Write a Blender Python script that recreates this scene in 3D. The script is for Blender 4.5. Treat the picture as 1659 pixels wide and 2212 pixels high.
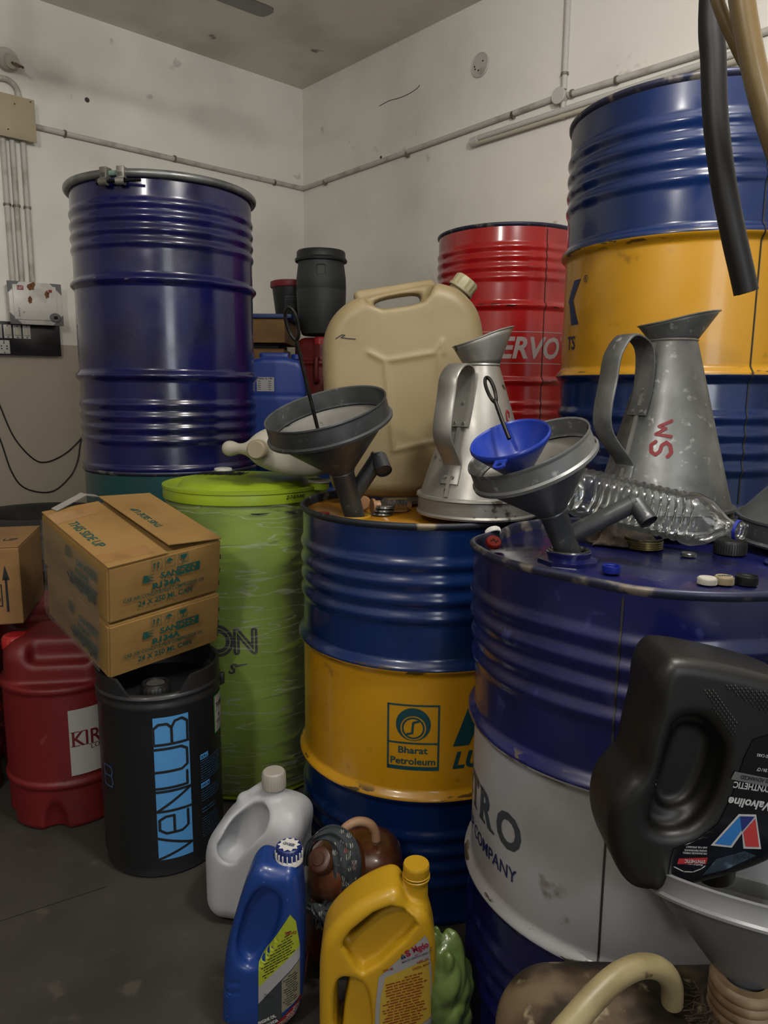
import bpy, bmesh, math, random
import numpy as np
from mathutils import Vector, Matrix, Euler
PI = math.pi
R_ = math.radians
rnd = random.Random(7)
C = bpy.context.scene.collection
for o in list(bpy.data.objects):
    bpy.data.objects.remove(o)

# ------------------------------------------------------------------ camera
CAMF, PITCH, ROLL, CAMH = 1585.0, 0.165, 0.008, 1.14
F_ = Vector((0, math.cos(PITCH), -math.sin(PITCH)))
up_ = Vector((0, math.sin(PITCH), math.cos(PITCH)))
rt_ = Vector((1, 0, 0))
Rr = rt_ * math.cos(ROLL) + up_ * math.sin(ROLL)
Ur = up_ * math.cos(ROLL) - rt_ * math.sin(ROLL)
cd = bpy.data.cameras.new('camera')
cam = bpy.data.objects.new('camera', cd)
C.objects.link(cam)
cam.matrix_world = Matrix(((Rr.x, Ur.x, -F_.x, 0), (Rr.y, Ur.y, -F_.y, 0), (Rr.z, Ur.z, -F_.z, CAMH), (0, 0, 0, 1)))
cd.sensor_fit = 'VERTICAL'
cd.sensor_height = 36
cd.sensor_width = 27
cd.lens = CAMF * 36 / 2212
cd.clip_start = 0.05
bpy.context.scene.camera = cam

# ------------------------------------------------------------------ world, lamps, exposure
w = bpy.data.worlds.new('world')
bpy.context.scene.world = w
w.use_nodes = True
w.node_tree.nodes['Background'].inputs[0].default_value = (0.75, 0.8, 0.9, 1)
w.node_tree.nodes['Background'].inputs[1].default_value = 0.35
def area(name, loc, target, sx, sy, power, col):
    l = bpy.data.lights.new(name, 'AREA')
    l.shape = 'RECTANGLE'; l.size = sx; l.size_y = sy; l.energy = power; l.color = col
    o = bpy.data.objects.new(name, l); C.objects.link(o)
    o.location = loc
    o.rotation_euler = (Vector(target) - Vector(loc)).to_track_quat('-Z', 'Y').to_euler()
    return o
def point(name, loc, power, col, r):
    l = bpy.data.lights.new(name, 'POINT'); l.energy = power; l.color = col; l.shadow_soft_size = r
    o = bpy.data.objects.new(name, l); C.objects.link(o); o.location = loc
    return o
point('ceiling_lamp', (0.56, 0.66, 2.45), 45, (1, 0.97, 0.92), .12)
point('ceiling_lamp', (-1.0, -0.6, 2.45), 36, (1, 0.96, 0.90), .10)
area('doorway_daylight', (1.0, -2.3, 1.5), (-0.1, 2.2, 1.3), 0.9, 1.9, 16, (0.93, 0.97, 1))
vs = bpy.context.scene.view_settings
vs.view_transform = 'Standard'; vs.look = 'None'; vs.gamma = 1; vs.exposure = 1.0
vs.use_curve_mapping = False

# ------------------------------------------------------------------ measuring helpers (metres from pixel readings)
def ray(px, py):
    return Rr * ((px - 829.5) / CAMF) - Ur * ((py - 1106) / CAMF) + F_
def at(px, py, y):
    d = ray(px, py)
    return Vector((0, 0, CAMH)) + d * (y / d.y)
def at_h(px, py, h):
    d = ray(px, py)
    return Vector((0, 0, CAMH)) + d * ((h - CAMH) / d.z)
def on_cyl(cx, cy, r, px, py):
    d = ray(px, py)
    a = d.x * d.x + d.y * d.y; b = -2 * (d.x * cx + d.y * cy); c = cx * cx + cy * cy - r * r
    q = max(b * b - 4 * a * c, 0)
    t = (-b - math.sqrt(q)) / (2 * a)
    p = Vector((0, 0, CAMH)) + d * t
    return math.atan2(p.y - cy, p.x - cx), p.z

# ------------------------------------------------------------------ materials
def lin(h, k=1):
    h = h.lstrip('#')
    v = [int(h[i:i + 2], 16) / 255 for i in (0, 2, 4)]
    return tuple(min(.95, k * (x / 12.92 if x <= .04045 else ((x + .055) / 1.055) ** 2.4)) for x in v) + (1,)
MATS = {}
# how much of each sampled picture colour is the surface's own reflectance
ALB = {'navy_paint': .55, 'blue_paint': .72, 'navy_paint_worn': .7, 'yellow_paint': .8, 'grey_white_paint': .85, 'red_paint': .85, 'teal_paint': .33, 'lime_green_plastic': .68,
       'red_hdpe': .42, 'milky_hdpe': .62, 'satin_blue_hdpe': .6, 'yellow_hdpe': .66, 'matte_black_hdpe': .4, 'brown_hdpe': .75, 'cement_floor': .5, 'ceiling_plaster': 1.45,
       'painted_conduit': .95, 'white_plastic': .7, 'ivory_plastic': .7, 'cream_enamel': .8, 'enamelled_box': .9, 'clip_steel': .8, 'galvanised_steel': .66, 'bright_tinplate': .66,
       'dark_galvanised_steel': .62, 'clamp_ring_steel': .7, 'patterned_scarf': .7, 'light_blue_print': .7, 'worn_steel_chime': .9, 'chime_grime': .8, 'black_rubber_hose': .16, 'tan_pvc_hose': .4, 'cream_tube_hdpe': .42, 'green_bag_film': .6, 'tan_hose': .8}
def mat(name, col, rough=.5, metal=0, col2=None, nscale=6, lo=.45, hi=.7, bump=0, bscale=60, coat=0, sss=0, trans=0, ior=1.45,
        rvar=0, stretch=None, chip=None, grain=None, detail=4, spec=None):
    if name in MATS: return MATS[name]
    m = bpy.data.materials.new(name); m.use_nodes = True
    kk = ALB.get(name, .56)
    nt = m.node_tree; N = nt.nodes; L = nt.links
    b = N['Principled BSDF']
    b.inputs['Base Color'].default_value = lin(col, kk)
    b.inputs['Roughness'].default_value = rough
    b.inputs['Metallic'].default_value = metal
    b.inputs['Coat Weight'].default_value = coat
    b.inputs['Coat Roughness'].default_value = .12
    b.inputs['IOR'].default_value = ior
    b.inputs['Transmission Weight'].default_value = trans
    if spec is not None: b.inputs['Specular IOR Level'].default_value = spec
    if sss:
        b.inputs['Subsurface Weight'].default_value = sss
        b.inputs['Subsurface Radius'].default_value = (.02, .018, .014)
        b.inputs['Subsurface Scale'].default_value = .6
    tc = N.new('ShaderNodeTexCoord')
    src = tc.outputs['Object']
    if stretch:
        mp = N.new('ShaderNodeMapping'); mp.inputs['Scale'].default_value = stretch
        L.new(src, mp.inputs['Vector']); src2 = mp.outputs[0]
    else: src2 = src
    def noise(scale, s=src2, det=detail):
        n = N.new('ShaderNodeTexNoise'); n.inputs['Scale'].default_value = scale; n.inputs['Detail'].default_value = det
        L.new(s, n.inputs['Vector']); return n.outputs[0]
    def ramp(x, a, c):
        r = N.new('ShaderNodeMapRange'); r.inputs[1].default_value = a; r.inputs[2].default_value = c
        r.interpolation_type = 'SMOOTHSTEP'
        L.new(x, r.inputs[0]); return r.outputs[0]
    def mix(fac, ca, cb):
        x = N.new('ShaderNodeMix'); x.data_type = 'RGBA'
        L.new(fac, x.inputs[0])
        if isinstance(ca, tuple): x.inputs[6].default_value = ca
        else: L.new(ca, x.inputs[6])
        if isinstance(cb, tuple): x.inputs[7].default_value = cb
        else: L.new(cb, x.inputs[7])
        return x.outputs[2]
    cur = lin(col, kk)
    if col2:
        cur = mix(ramp(noise(nscale), lo, hi), cur, lin(col2, kk))
    if grain:   # (colour, scale, lo, hi): small specks or streaks
        cur = mix(ramp(noise(grain[1], src, 6), grain[2], grain[3]), cur, lin(grain[0], kk))
    if chip:    # (colour, list of heights, half width): wear along raised hoops
        sp = N.new('ShaderNodeSeparateXYZ'); L.new(src, sp.inputs[0])
        acc = None
        for z in chip[1]:
            s = N.new('ShaderNodeMath'); s.operation = 'SUBTRACT'; L.new(sp.outputs[2], s.inputs[0]); s.inputs[1].default_value = z
            a = N.new('ShaderNodeMath'); a.operation = 'ABSOLUTE'; L.new(s.outputs[0], a.inputs[0])
            r = ramp(a.outputs[0], chip[2], chip[2] * .3)
            if acc is None: acc = r
            else:
                mx = N.new('ShaderNodeMath'); mx.operation = 'MAXIMUM'; L.new(acc, mx.inputs[0]); L.new(r, mx.inputs[1]); acc = mx.outputs[0]
        mp2 = N.new('ShaderNodeMapping'); mp2.inputs['Scale'].default_value = (1, 1, 4); L.new(src, mp2.inputs['Vector'])
        n = ramp(noise(17, mp2.outputs[0], 5), chip[3] if len(chip) > 3 else .56, (chip[3] if len(chip) > 3 else .56) + .03)
        mu = N.new('ShaderNodeMath'); mu.operation = 'MULTIPLY'; L.new(acc, mu.inputs[0]); L.new(n, mu.inputs[1])
        cur = mix(mu.outputs[0], cur, lin(chip[0], kk))
    if not isinstance(cur, tuple): L.new(cur, b.inputs['Base Color'])
    if rvar:
        r = N.new('ShaderNodeMapRange'); r.inputs[3].default_value = max(rough - rvar, .03); r.inputs[4].default_value = rough + rvar
        r.inputs[1].default_value = .3; r.inputs[2].default_value = .7
        L.new(noise(nscale * 1.7 + 2), r.inputs[0]); L.new(r.outputs[0], b.inputs['Roughness'])
    if bump:
        bp = N.new('ShaderNodeBump'); bp.inputs['Strength'].default_value = bump; bp.inputs['Distance'].default_value = .004
        L.new(noise(bscale), bp.inputs['Height']); L.new(bp.outputs[0], b.inputs['Normal'])
    MATS[name] = m
    return m
def clear_mat(name, tint='#f4f7f8', gl=.16, rough=.08, milky=0.0):
    if name in MATS: return MATS[name]
    m = bpy.data.materials.new(name); m.use_nodes = True
    nt = m.node_tree; N = nt.nodes; L = nt.links
    for n in list(N):
        if n.type == 'BSDF_PRINCIPLED': N.remove(n)
    out = [n for n in N if n.type == 'OUTPUT_MATERIAL'][0]
    t = N.new('ShaderNodeBsdfTransparent'); t.inputs[0].default_value = lin(tint)
    g = N.new('ShaderNodeBsdfGlossy'); g.inputs['Roughness'].default_value = rough
    lw = N.new('ShaderNodeLayerWeight'); lw.inputs[0].default_value = gl
    mx = N.new('ShaderNodeMixShader'); L.new(lw.outputs['Fresnel'], mx.inputs[0]); L.new(t.outputs[0], mx.inputs[1]); L.new(g.outputs[0], mx.inputs[2])
    d = N.new('ShaderNodeBsdfDiffuse'); d.inputs[0].default_value = (.46, .47, .45, 1)
    m2 = N.new('ShaderNodeMixShader'); m2.inputs[0].default_value = milky
    if name == 'stretch_film':
        tc = N.new('ShaderNodeTexCoord'); mp = N.new('ShaderNodeMapping'); mp.inputs['Scale'].default_value = (2.2, 2.2, 17)
        mp.inputs['Rotation'].default_value = (.16, .12, 0)
        nz = N.new('ShaderNodeTexNoise'); nz.inputs['Scale'].default_value = 1.6; nz.inputs['Detail'].default_value = 3.2
        L.new(tc.outputs['Object'], mp.inputs[0]); L.new(mp.outputs[0], nz.inputs['Vector'])
        r = N.new('ShaderNodeMapRange'); r.inputs[1].default_value = .016; r.inputs[2].default_value = .0; r.inputs[3].default_value = milky * .8; r.inputs[4].default_value = milky + .26
        sb1 = N.new('ShaderNodeMath'); sb1.operation = 'SUBTRACT'; sb1.inputs[1].default_value = .52; L.new(nz.outputs[0], sb1.inputs[0])
        ab1 = N.new('ShaderNodeMath'); ab1.operation = 'ABSOLUTE'; L.new(sb1.outputs[0], ab1.inputs[0])
        L.new(ab1.outputs[0], r.inputs[0]); L.new(r.outputs[0], m2.inputs[0])
        bp = N.new('ShaderNodeBump'); bp.inputs['Strength'].default_value = .4; bp.inputs['Distance'].default_value = .004
        L.new(nz.outputs[0], bp.inputs['Height'])
        L.new(bp.outputs[0], g.inputs['Normal']); L.new(bp.outputs[0], d.inputs['Normal'])
    L.new(mx.outputs[0], m2.inputs[1]); L.new(d.outputs[0], m2.inputs[2]); L.new(m2.outputs[0], out.inputs[0])
    MATS[name] = m
    return m
CH = ('#8f8a80', [.295, .58], .007, .64)
navy = mat('navy_paint', '#141656', .22, 0, '#101238', 5, .45, .7, coat=.25, rvar=.1, chip=CH, bump=.05, bscale=9)
blue = mat('blue_paint', '#0b2658', .24, 0, '#091e48', 5, .45, .7, coat=.45, rvar=.1, chip=('#3a3026', [.295, .58], .008), bump=.05, bscale=9)
navy2 = mat('navy_paint_worn', '#151855', .3, 0, '#101340', 4, .4, .65, coat=.3, rvar=.12, chip=('#5b5246', [.295, .58], .016), grain=('#2c2f66', 30, .62, .72), bump=.06, bscale=8)
yellow = mat('yellow_paint', '#b5830f', .33, 0, '#9c6f0d', 6, .5, .75, coat=.3, rvar=.08, chip=('#4a3a1a', [.295, .58], .02), grain=('#7a5a14', 14, .64, .78), bump=.04, bscale=8)
greyp = mat('grey_white_paint', '#96969a', .42, 0, '#807e7b', 4, .45, .7, coat=.15, chip=('#3f382e', [.295, .58], .02), grain=('#5c5348', 9, .66, .74), bump=.05, bscale=8)
redp = mat('red_paint', '#a81517', .22, 0, '#921114', 5, .5, .7, coat=.6, chip=('#3a1512', [.295, .58], .01), bump=.06, bscale=8)
teal = mat('teal_paint', '#0f6064', .4, 0, '#0b4c50', 5, coat=.2)
chime = mat('worn_steel_chime', '#33354a', .4, .5, '#7f786e', 22, .52, .66)
chimeg = mat('chime_grime', '#2c3038', .5, .4, '#8a7d68', 20, .6, .7)
galv = mat('galvanised_steel', '#8f9190', .45, .6, '#626463', 9, .35, .7, rvar=.12, grain=('#c4c5c2', 55, .6, .75), bump=.12, bscale=24)
galvl = mat('bright_tinplate', '#aaa8a2', .42, .65, '#68645c', 7, .45, .75, rvar=.12, grain=('#4c443a', 22, .66, .72), bump=.15, bscale=18)
galvd = mat('dark_galvanised_steel', '#6a6d6f', .45, .6, '#484a4c', 10, .35, .7, rvar=.1, grain=('#9b9c9a', 60, .62, .75), bump=.1, bscale=24)
ringm = mat('clamp_ring_steel', '#8f9190', .36, .65, '#6a6c6b', 10, bump=.1, bscale=30)
blackst = mat('blackened_steel', '#2a2826', .38, .8, '#4b4744', 30, .5, .7)
white = mat('white_plastic', '#d8d6d0', .4)
steel = mat('bright_steel', '#a8a8a4', .25, .95)
ink = mat('black_ink', '#15151a', .5)
inkblue = mat('dark_blue_print', '#14285a', .45)
inkred = mat('red_marker', '#8e1a22', .5)
inkgreen = mat('green_box_print', '#0f5a50', .7)
tealink = mat('teal_print', '#0d4a55', .45)
ivory = mat('ivory_plastic', '#cfc9b6', .4)
def cardboard(name, c='#ad8649', c2='#936f3a'):
    return mat(name, c, .75, 0, c2, 5, .4, .75, stretch=(1, 1, 2.5), bump=.12, bscale=40, grain=('#6f4c26', 8, .66, .8))
card = cardboard('cardboard')
card2 = cardboard('older_cardboard', '#9c7443', '#7d5a33')

# ------------------------------------------------------------------ mesh helpers: every shape is (verts, faces)
def thing(name, label, cat, loc=(0, 0, 0), rot=None, group=None):
    o = bpy.data.objects.new(name, None); C.objects.link(o)
    o.empty_display_size = .05
    if rot is not None:
        o.matrix_world = Matrix.Translation(loc) @ (rot.to_4x4() if isinstance(rot, Matrix) else Euler(rot).to_matrix().to_4x4())
    else: o.location = loc
    o['label'] = label; o['category'] = cat
    if group: o['group'] = group
    return o
def tag(o, label, cat, group=None):
    o['label'] = label; o['category'] = cat
    if group: o['group'] = group
    return o
def part(name, vf, m, parent=None, smooth=True, angle=38, mi=None, label=None, kind=None):
    me = bpy.data.meshes.new(name)
    V, Fs = vf[0], vf[1]
    me.from_pydata([tuple(v) for v in V], [], [tuple(f) for f in Fs])
    for mm in (m if isinstance(m, (list, tuple)) else [m]): me.materials.append(mm)
    if mi is not None: me.polygons.foreach_set('material_index', mi)
    me.validate(); me.update()
    if smooth:
        me.shade_smooth()
        if angle: me.set_sharp_from_angle(angle=R_(angle))
    o = bpy.data.objects.new(name, me); C.objects.link(o)
    if parent is not None: o.parent = parent
    if label: o['label'] = label
    if kind: o['kind'] = kind
    return o
def join(*vs):
    V = []; Fs = []
    for v, f in vs:
        n = len(V); V += [tuple(p) for p in v]; Fs += [tuple(i + n for i in q) for q in f]
    return V, Fs
def xf(vf, M):
    return [tuple(M @ Vector(v)) for v in vf[0]], vf[1]
def mv(vf, x, y, z): return [(v[0] + x, v[1] + y, v[2] + z) for v in vf[0]], vf[1]
def lathe(prof, seg=64, a0=0, a1=2 * PI, caps=False, mi_of=None):
    V = []; Fs = []; full = abs(a1 - a0 - 2 * PI) < 1e-6
    n = seg if full else seg + 1
    for (r, z) in prof:
        for i in range(n):
            a = a0 + (a1 - a0) * i / seg
            V.append((r * math.cos(a), r * math.sin(a), z))
    for j in range(len(prof) - 1):
        for i in range(seg):
            k = (i + 1) % n
            Fs.append((j * n + i, j * n + k, (j + 1) * n + k, (j + 1) * n + i))
    if caps:
        if prof[0][0] > 1e-5: Fs.append(tuple(range(n - 1, -1, -1)))
        if prof[-1][0] > 1e-5: Fs.append(tuple((len(prof) - 1) * n + i for i in range(n)))
    return V, Fs
def smooth_path(P, k=6):
    P = [Vector(p) for p in P]
    out = []
    for i in range(len(P) - 1):
        a = P[max(i - 1, 0)]; b = P[i]; c = P[i + 1]; d = P[min(i + 2, len(P) - 1)]
        for j in range(k):
            t = j / k
            out.append(.5 * ((2 * b) + (c - a) * t + (2 * a - 5 * b + 4 * c - d) * t * t + (3 * b - a - 3 * c + d) * t ** 3))
    out.append(P[-1]); return out
def frames(P):
    T = []
    for i in range(len(P)):
        t = (P[min(i + 1, len(P) - 1)] - P[max(i - 1, 0)]).normalized(); T.append(t)
    n = T[0].orthogonal().normalized(); Nn = [n]
    for i in range(1, len(P)):
        n = (n - T[i] * n.dot(T[i]))
        n = n.normalized() if n.length > 1e-6 else T[i].orthogonal().normalized()
        Nn.append(n)
    return T, Nn
def tube(P, r, seg=14, caps=True, sm=0):
    P = smooth_path(P, sm) if sm else [Vector(p) for p in P]
    T, Nn = frames(P); V = []; Fs = []
    for i, p in enumerate(P):
        rr = r(i / (len(P) - 1)) if callable(r) else r
        b = T[i].cross(Nn[i])
        for k in range(seg):
            a = 2 * PI * k / seg
            V.append(tuple(p + (Nn[i] * math.cos(a) + b * math.sin(a)) * rr))
    for i in range(len(P) - 1):
        for k in range(seg):
            q = (k + 1) % seg
            Fs.append((i * seg + k, i * seg + q, (i + 1) * seg + q, (i + 1) * seg + k))
    if caps:
        Fs.append(tuple(range(seg - 1, -1, -1))); Fs.append(tuple((len(P) - 1) * seg + k for k in range(seg)))
    return V, Fs
def ribbon(P, width, side, thick=.0015, sm=0):
    """strap with its width along the fixed vector side"""
    P = smooth_path(P, sm) if sm else [Vector(p) for p in P]
    side = Vector(side).normalized(); V = []; Fs = []
    for i, p in enumerate(P):
        t = (P[min(i + 1, len(P) - 1)] - P[max(i - 1, 0)]).normalized(); n = t.cross(side).normalized()
        e = width / 2
        for (a, b) in ((-e, -thick), (-e * .86, thick), (e * .86, thick), (e, -thick), (e, -thick * 3), (-e, -thick * 3)):
            V.append(tuple(p + side * a + n * b))
    m = 6
    for i in range(len(P) - 1):
        for k in range(m):
            q = (k + 1) % m
            Fs.append((i * m + k, i * m + q, (i + 1) * m + q, (i + 1) * m + k))
    Fs.append(tuple(range(m - 1, -1, -1))); Fs.append(tuple((len(P) - 1) * m + k for k in range(m)))
    return V, Fs
def from_bm(bm):
    bm.verts.index_update()
    V = [tuple(v.co) for v in bm.verts]; Fs = [tuple(v.index for v in f.verts) for f in bm.faces]
    bm.free(); return V, Fs
def box(sx, sy, sz, bev=0, seg=2, c=(0, 0, 0), cuts=0):
    bm = bmesh.new(); bmesh.ops.create_cube(bm, size=1)
    for v in bm.verts: v.co = Vector((v.co.x * sx, v.co.y * sy, v.co.z * sz))
    if bev: bmesh.ops.bevel(bm, geom=list(bm.edges), offset=bev, segments=seg, affect='EDGES', profile=.5)
    if cuts: bmesh.ops.subdivide_edges(bm, edges=list(bm.edges), cuts=cuts, use_grid_fill=True)
    for v in bm.verts: v.co += Vector(c)
    return from_bm(bm)
def cyl(r, h, seg=32, z0=0, bev=0):
    if bev: return lathe([(0, z0), (r - bev, z0), (r, z0 + bev), (r, z0 + h - bev), (r - bev, z0 + h), (0, z0 + h)], seg)
    return lathe([(0, z0), (r, z0), (r, z0 + h), (0, z0 + h)], seg)
# --- flat print: 2-D shapes (lists of polygons), cut to a grid and laid on a surface
def rect(x0, y0, x1, y1): return [(x0, y0), (x1, y0), (x1, y1), (x0, y1)], [(0, 1, 2, 3)]
def poly(P): return list(P), [tuple(range(len(P)))]
def disc2(cx, cy, r, n=28, r2=None): return poly([(cx + r * math.cos(2 * PI * i / n), cy + (r2 or r) * math.sin(2 * PI * i / n)) for i in range(n)])
def ring2(cx, cy, r0, r1, n=32, sy=1):
    V = [(cx + r * math.cos(2 * PI * i / n), cy + sy * r * math.sin(2 * PI * i / n)) for r in (r0, r1) for i in range(n)]
    return V, [(i, (i + 1) % n, n + (i + 1) % n, n + i) for i in range(n)]
def frame2(x0, y0, x1, y1, t):
    return join2(rect(x0, y0, x1, y0 + t), rect(x0, y1 - t, x1, y1), rect(x0, y0 + t, x0 + t, y1 - t), rect(x1 - t, y0 + t, x1, y1 - t))
def join2(*s):
    V = []; Fs = []
    for v, f in s:
        n = len(V); V += list(v); Fs += [tuple(i + n for i in q) for q in f]
    return V, Fs
def stroke(P, wd, rnd_=True):
    S = []
    for a, b in zip(P[:-1], P[1:]):
        d = Vector((b[0] - a[0], b[1] - a[1]));
        if d.length < 1e-9: continue
        d.normalize(); n = Vector((-d.y, d.x)) * wd / 2
        S.append(([(a[0] - n.x, a[1] - n.y), (b[0] - n.x, b[1] - n.y), (b[0] + n.x, b[1] + n.y), (a[0] + n.x, a[1] + n.y)], [(0, 1, 2, 3)]))
    if rnd_:
        for p in P: S.append(disc2(p[0], p[1], wd / 2, 10))
    return join2(*S)
def text(s, x, y, wd, ht, bold=0, shear=0, rot=0, mirror=False, sp=1.0):
    """string scaled to the box with lower-left corner x,y"""
    cu = bpy.data.curves.new('t', 'FONT'); cu.body = s; cu.size = 1; cu.offset = bold; cu.shear = shear; cu.resolution_u = 3; cu.space_character = sp
    o = bpy.data.objects.new('t', cu)
    me = bpy.data.meshes.new_from_object(o)
    V = [(v.co.x, v.co.y) for v in me.vertices]; Fs = [tuple(p.vertices) for p in me.polygons]
    bpy.data.objects.remove(o); bpy.data.curves.remove(cu); bpy.data.meshes.remove(me)
    a = min(v[0] for v in V); b = max(v[0] for v in V); c = min(v[1] for v in V); d = max(v[1] for v in V)
    V = [((v[0] - a) / (b - a) * wd, (v[1] - c) / (d - c) * ht) for v in V]
    if rot:
        cr, sr = math.cos(rot), math.sin(rot); V = [(p * cr - q * sr, p * sr + q * cr) for p, q in V]
    return [(p + x, q + y) for p, q in V], Fs
def rot2(vf, ang, cx=0, cy=0):
    c, s = math.cos(ang), math.sin(ang)
    return [(cx + (p - cx) * c - (q - cy) * s, cy + (p - cx) * s + (q - cy) * c) for p, q in vf[0]], vf[1]
def mv2(vf, x, y): return [(p + x, q + y) for p, q in vf[0]], vf[1]
def lines2(x0, x1, ytop, n, dy, th, rg, gaps=True):
    """rows of fine print too small to read: word-length dashes"""
    S = []
    for i in range(n):
        x = x0; y = ytop - i * dy
        end = x1 - (rg.random() * .3 * (x1 - x0) if rg.random() < .3 else 0)
        while x < end:
            l = th * (2 + rg.random() * 6); S.append(rect(x, y - th, min(x + l, end), y)); x += l + th * .9
    return join2(*S)
def decal(name, vf, fn, m, parent, step=.01, ystep=None, label=None):
    """cut flat print along a grid and carry each corner onto the surface fn(u, v) -> point"""
    bm = bmesh.new()
    vs_ = [bm.verts.new((v[0], v[1], 0)) for v in vf[0]]
    for f in vf[1]:
        try: bm.faces.new([vs_[i] for i in f])
        except ValueError: pass
    xs = [v[0] for v in vf[0]]; ys = [v[1] for v in vf[0]]
    def cut(lo, hi, s, ax):
        k = math.ceil(lo / s)
        while k * s < hi:
            co = [0, 0, 0]; co[ax] = k * s; no = [0, 0, 0]; no[ax] = 1
            bmesh.ops.bisect_plane(bm, geom=bm.verts[:] + bm.edges[:] + bm.faces[:], plane_co=co, plane_no=no)
            k += 1
    if step: cut(min(xs), max(xs), step, 0)
    if ystep: cut(min(ys), max(ys), ystep, 1)
    V, Fs = from_bm(bm)
    if getattr(fn, 'vec', False):
        V = np.stack(fn(np.array([v[0] for v in V]), np.array([v[1] for v in V])), -1).tolist()
    else: V = [tuple(fn(v[0], v[1])) for v in V]
    return part(name, (V, Fs), m, parent, smooth=False, label=label)
def cylmap(r, th0, z0=0, off=.0012):
    rr = r + off
    return lambda u, v: (rr * math.cos(th0 + u / r), rr * math.sin(th0 + u / r), z0 + v)
# --- blow-moulded shapes: distance fields turned into one smooth surface
def surf(f, lo, hi, res):
    ax = [np.arange(lo[i], hi[i] + res, res) for i in range(3)]
    X, Y, Z = np.meshgrid(*ax, indexing='ij', sparse=True)
    D = np.array(np.broadcast_to(f(X, Y, Z), tuple(len(a) for a in ax)), dtype=np.float64)
    D[0], D[-1], D[:, 0], D[:, -1], D[:, :, 0], D[:, :, -1] = 1, 1, 1, 1, 1, 1
    n = np.array(D.shape) - 1
    S = np.zeros((*n, 3)); cnt = np.zeros(tuple(n))
    offs = [(0, 0), (0, 1), (1, 0), (1, 1)]
    for a in range(3):
        b, c = (a + 1) % 3, (a + 2) % 3
        for (ob, oc) in offs:
            s0 = [None] * 3; s1 = [None] * 3
            s0[a] = slice(0, n[a]); s1[a] = slice(1, n[a] + 1)
            s0[b] = s1[b] = slice(ob, ob + n[b]); s0[c] = s1[c] = slice(oc, oc + n[c])
            d0 = D[tuple(s0)]; d1 = D[tuple(s1)]; cr = (d0 < 0) != (d1 < 0)
            t = np.where(cr, d0 / np.where(cr, d0 - d1, 1), 0)
            S[..., a] += t * cr; S[..., b] += ob * cr; S[..., c] += oc * cr; cnt += cr
    act = cnt > 0; idx = -np.ones(tuple(n), int); idx[act] = np.arange(act.sum())
    ii = np.argwhere(act)
    V = (S[act] / cnt[act][:, None] + ii) * res + np.array(lo)
    Fs = []
    for a in range(3):
        b, c = (a + 1) % 3, (a + 2) % 3
        s0 = [None] * 3; s1 = [None] * 3
        s0[a] = slice(0, n[a]); s1[a] = slice(1, n[a] + 1)
        s0[b] = s1[b] = slice(1, n[b]); s0[c] = s1[c] = slice(1, n[c])
        i0 = D[tuple(s0)] < 0; i1 = D[tuple(s1)] < 0
        for sel, flip in ((i0 & ~i1, False), (~i0 & i1, True)):
            q = np.argwhere(sel)
            if not len(q): continue
            e = np.zeros_like(q); e[:, b] = 1; g = np.zeros_like(q); g[:, c] = 1
            base = q.copy(); base[:, b] += 1; base[:, c] += 1
            def g_(p): return idx[p[:, 0], p[:, 1], p[:, 2]]
            p0 = g_(base - e - g); p1 = g_(base - g); p2 = g_(base); p3 = g_(base - e)
            quad = np.stack([p0, p1, p2, p3], 1)
            if flip: quad = quad[:, ::-1]
            Fs.append(quad)
    return V.tolist(), np.concatenate(Fs).tolist()
def L2(a, b): return np.sqrt(a * a + b * b)
def smax(a, b, k): h = np.clip(.5 - .5 * (b - a) / k, 0, 1); return b * (1 - h) + a * h + k * h * (1 - h)
def smin(a, b, k): return -smax(-a, -b, k)
def sbox(X, Y, Z, c, h, r):
    qx, qy, qz = abs(X - c[0]) - h[0] + r, abs(Y - c[1]) - h[1] + r, abs(Z - c[2]) - h[2] + r
    return np.sqrt(np.maximum(qx, 0) ** 2 + np.maximum(qy, 0) ** 2 + np.maximum(qz, 0) ** 2) + np.minimum(np.maximum(qx, np.maximum(qy, qz)), 0) - r
def sell(X, Y, Z, c, h):
    k0 = np.sqrt(((X - c[0]) / h[0]) ** 2 + ((Y - c[1]) / h[1]) ** 2 + ((Z - c[2]) / h[2]) ** 2)
    return (k0 - 1) * min(h)
def scap(X, Y, Z, a, b, r):
    a = np.array(a, float); b = np.array(b, float); d = b - a
    t = np.clip(((X - a[0]) * d[0] + (Y - a[1]) * d[1] + (Z - a[2]) * d[2]) / (d @ d), 0, 1)
    return np.sqrt((X - a[0] - t * d[0]) ** 2 + (Y - a[1] - t * d[1]) ** 2 + (Z - a[2] - t * d[2]) ** 2) - r
def scyl(X, Y, Z, a, b, r, e=.003):
    a = np.array(a, float); b = np.array(b, float); d = b - a; ln = np.linalg.norm(d); d = d / ln
    t = (X - a[0]) * d[0] + (Y - a[1]) * d[1] + (Z - a[2]) * d[2]
    rr = np.sqrt(np.maximum((X - a[0]) ** 2 + (Y - a[1]) ** 2 + (Z - a[2]) ** 2 - t * t, 0))
    q1 = rr - r + e; q2 = abs(t - ln / 2) - ln / 2 + e
    return L2(np.maximum(q1, 0), np.maximum(q2, 0)) + np.minimum(np.maximum(q1, q2), 0) - e
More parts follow.
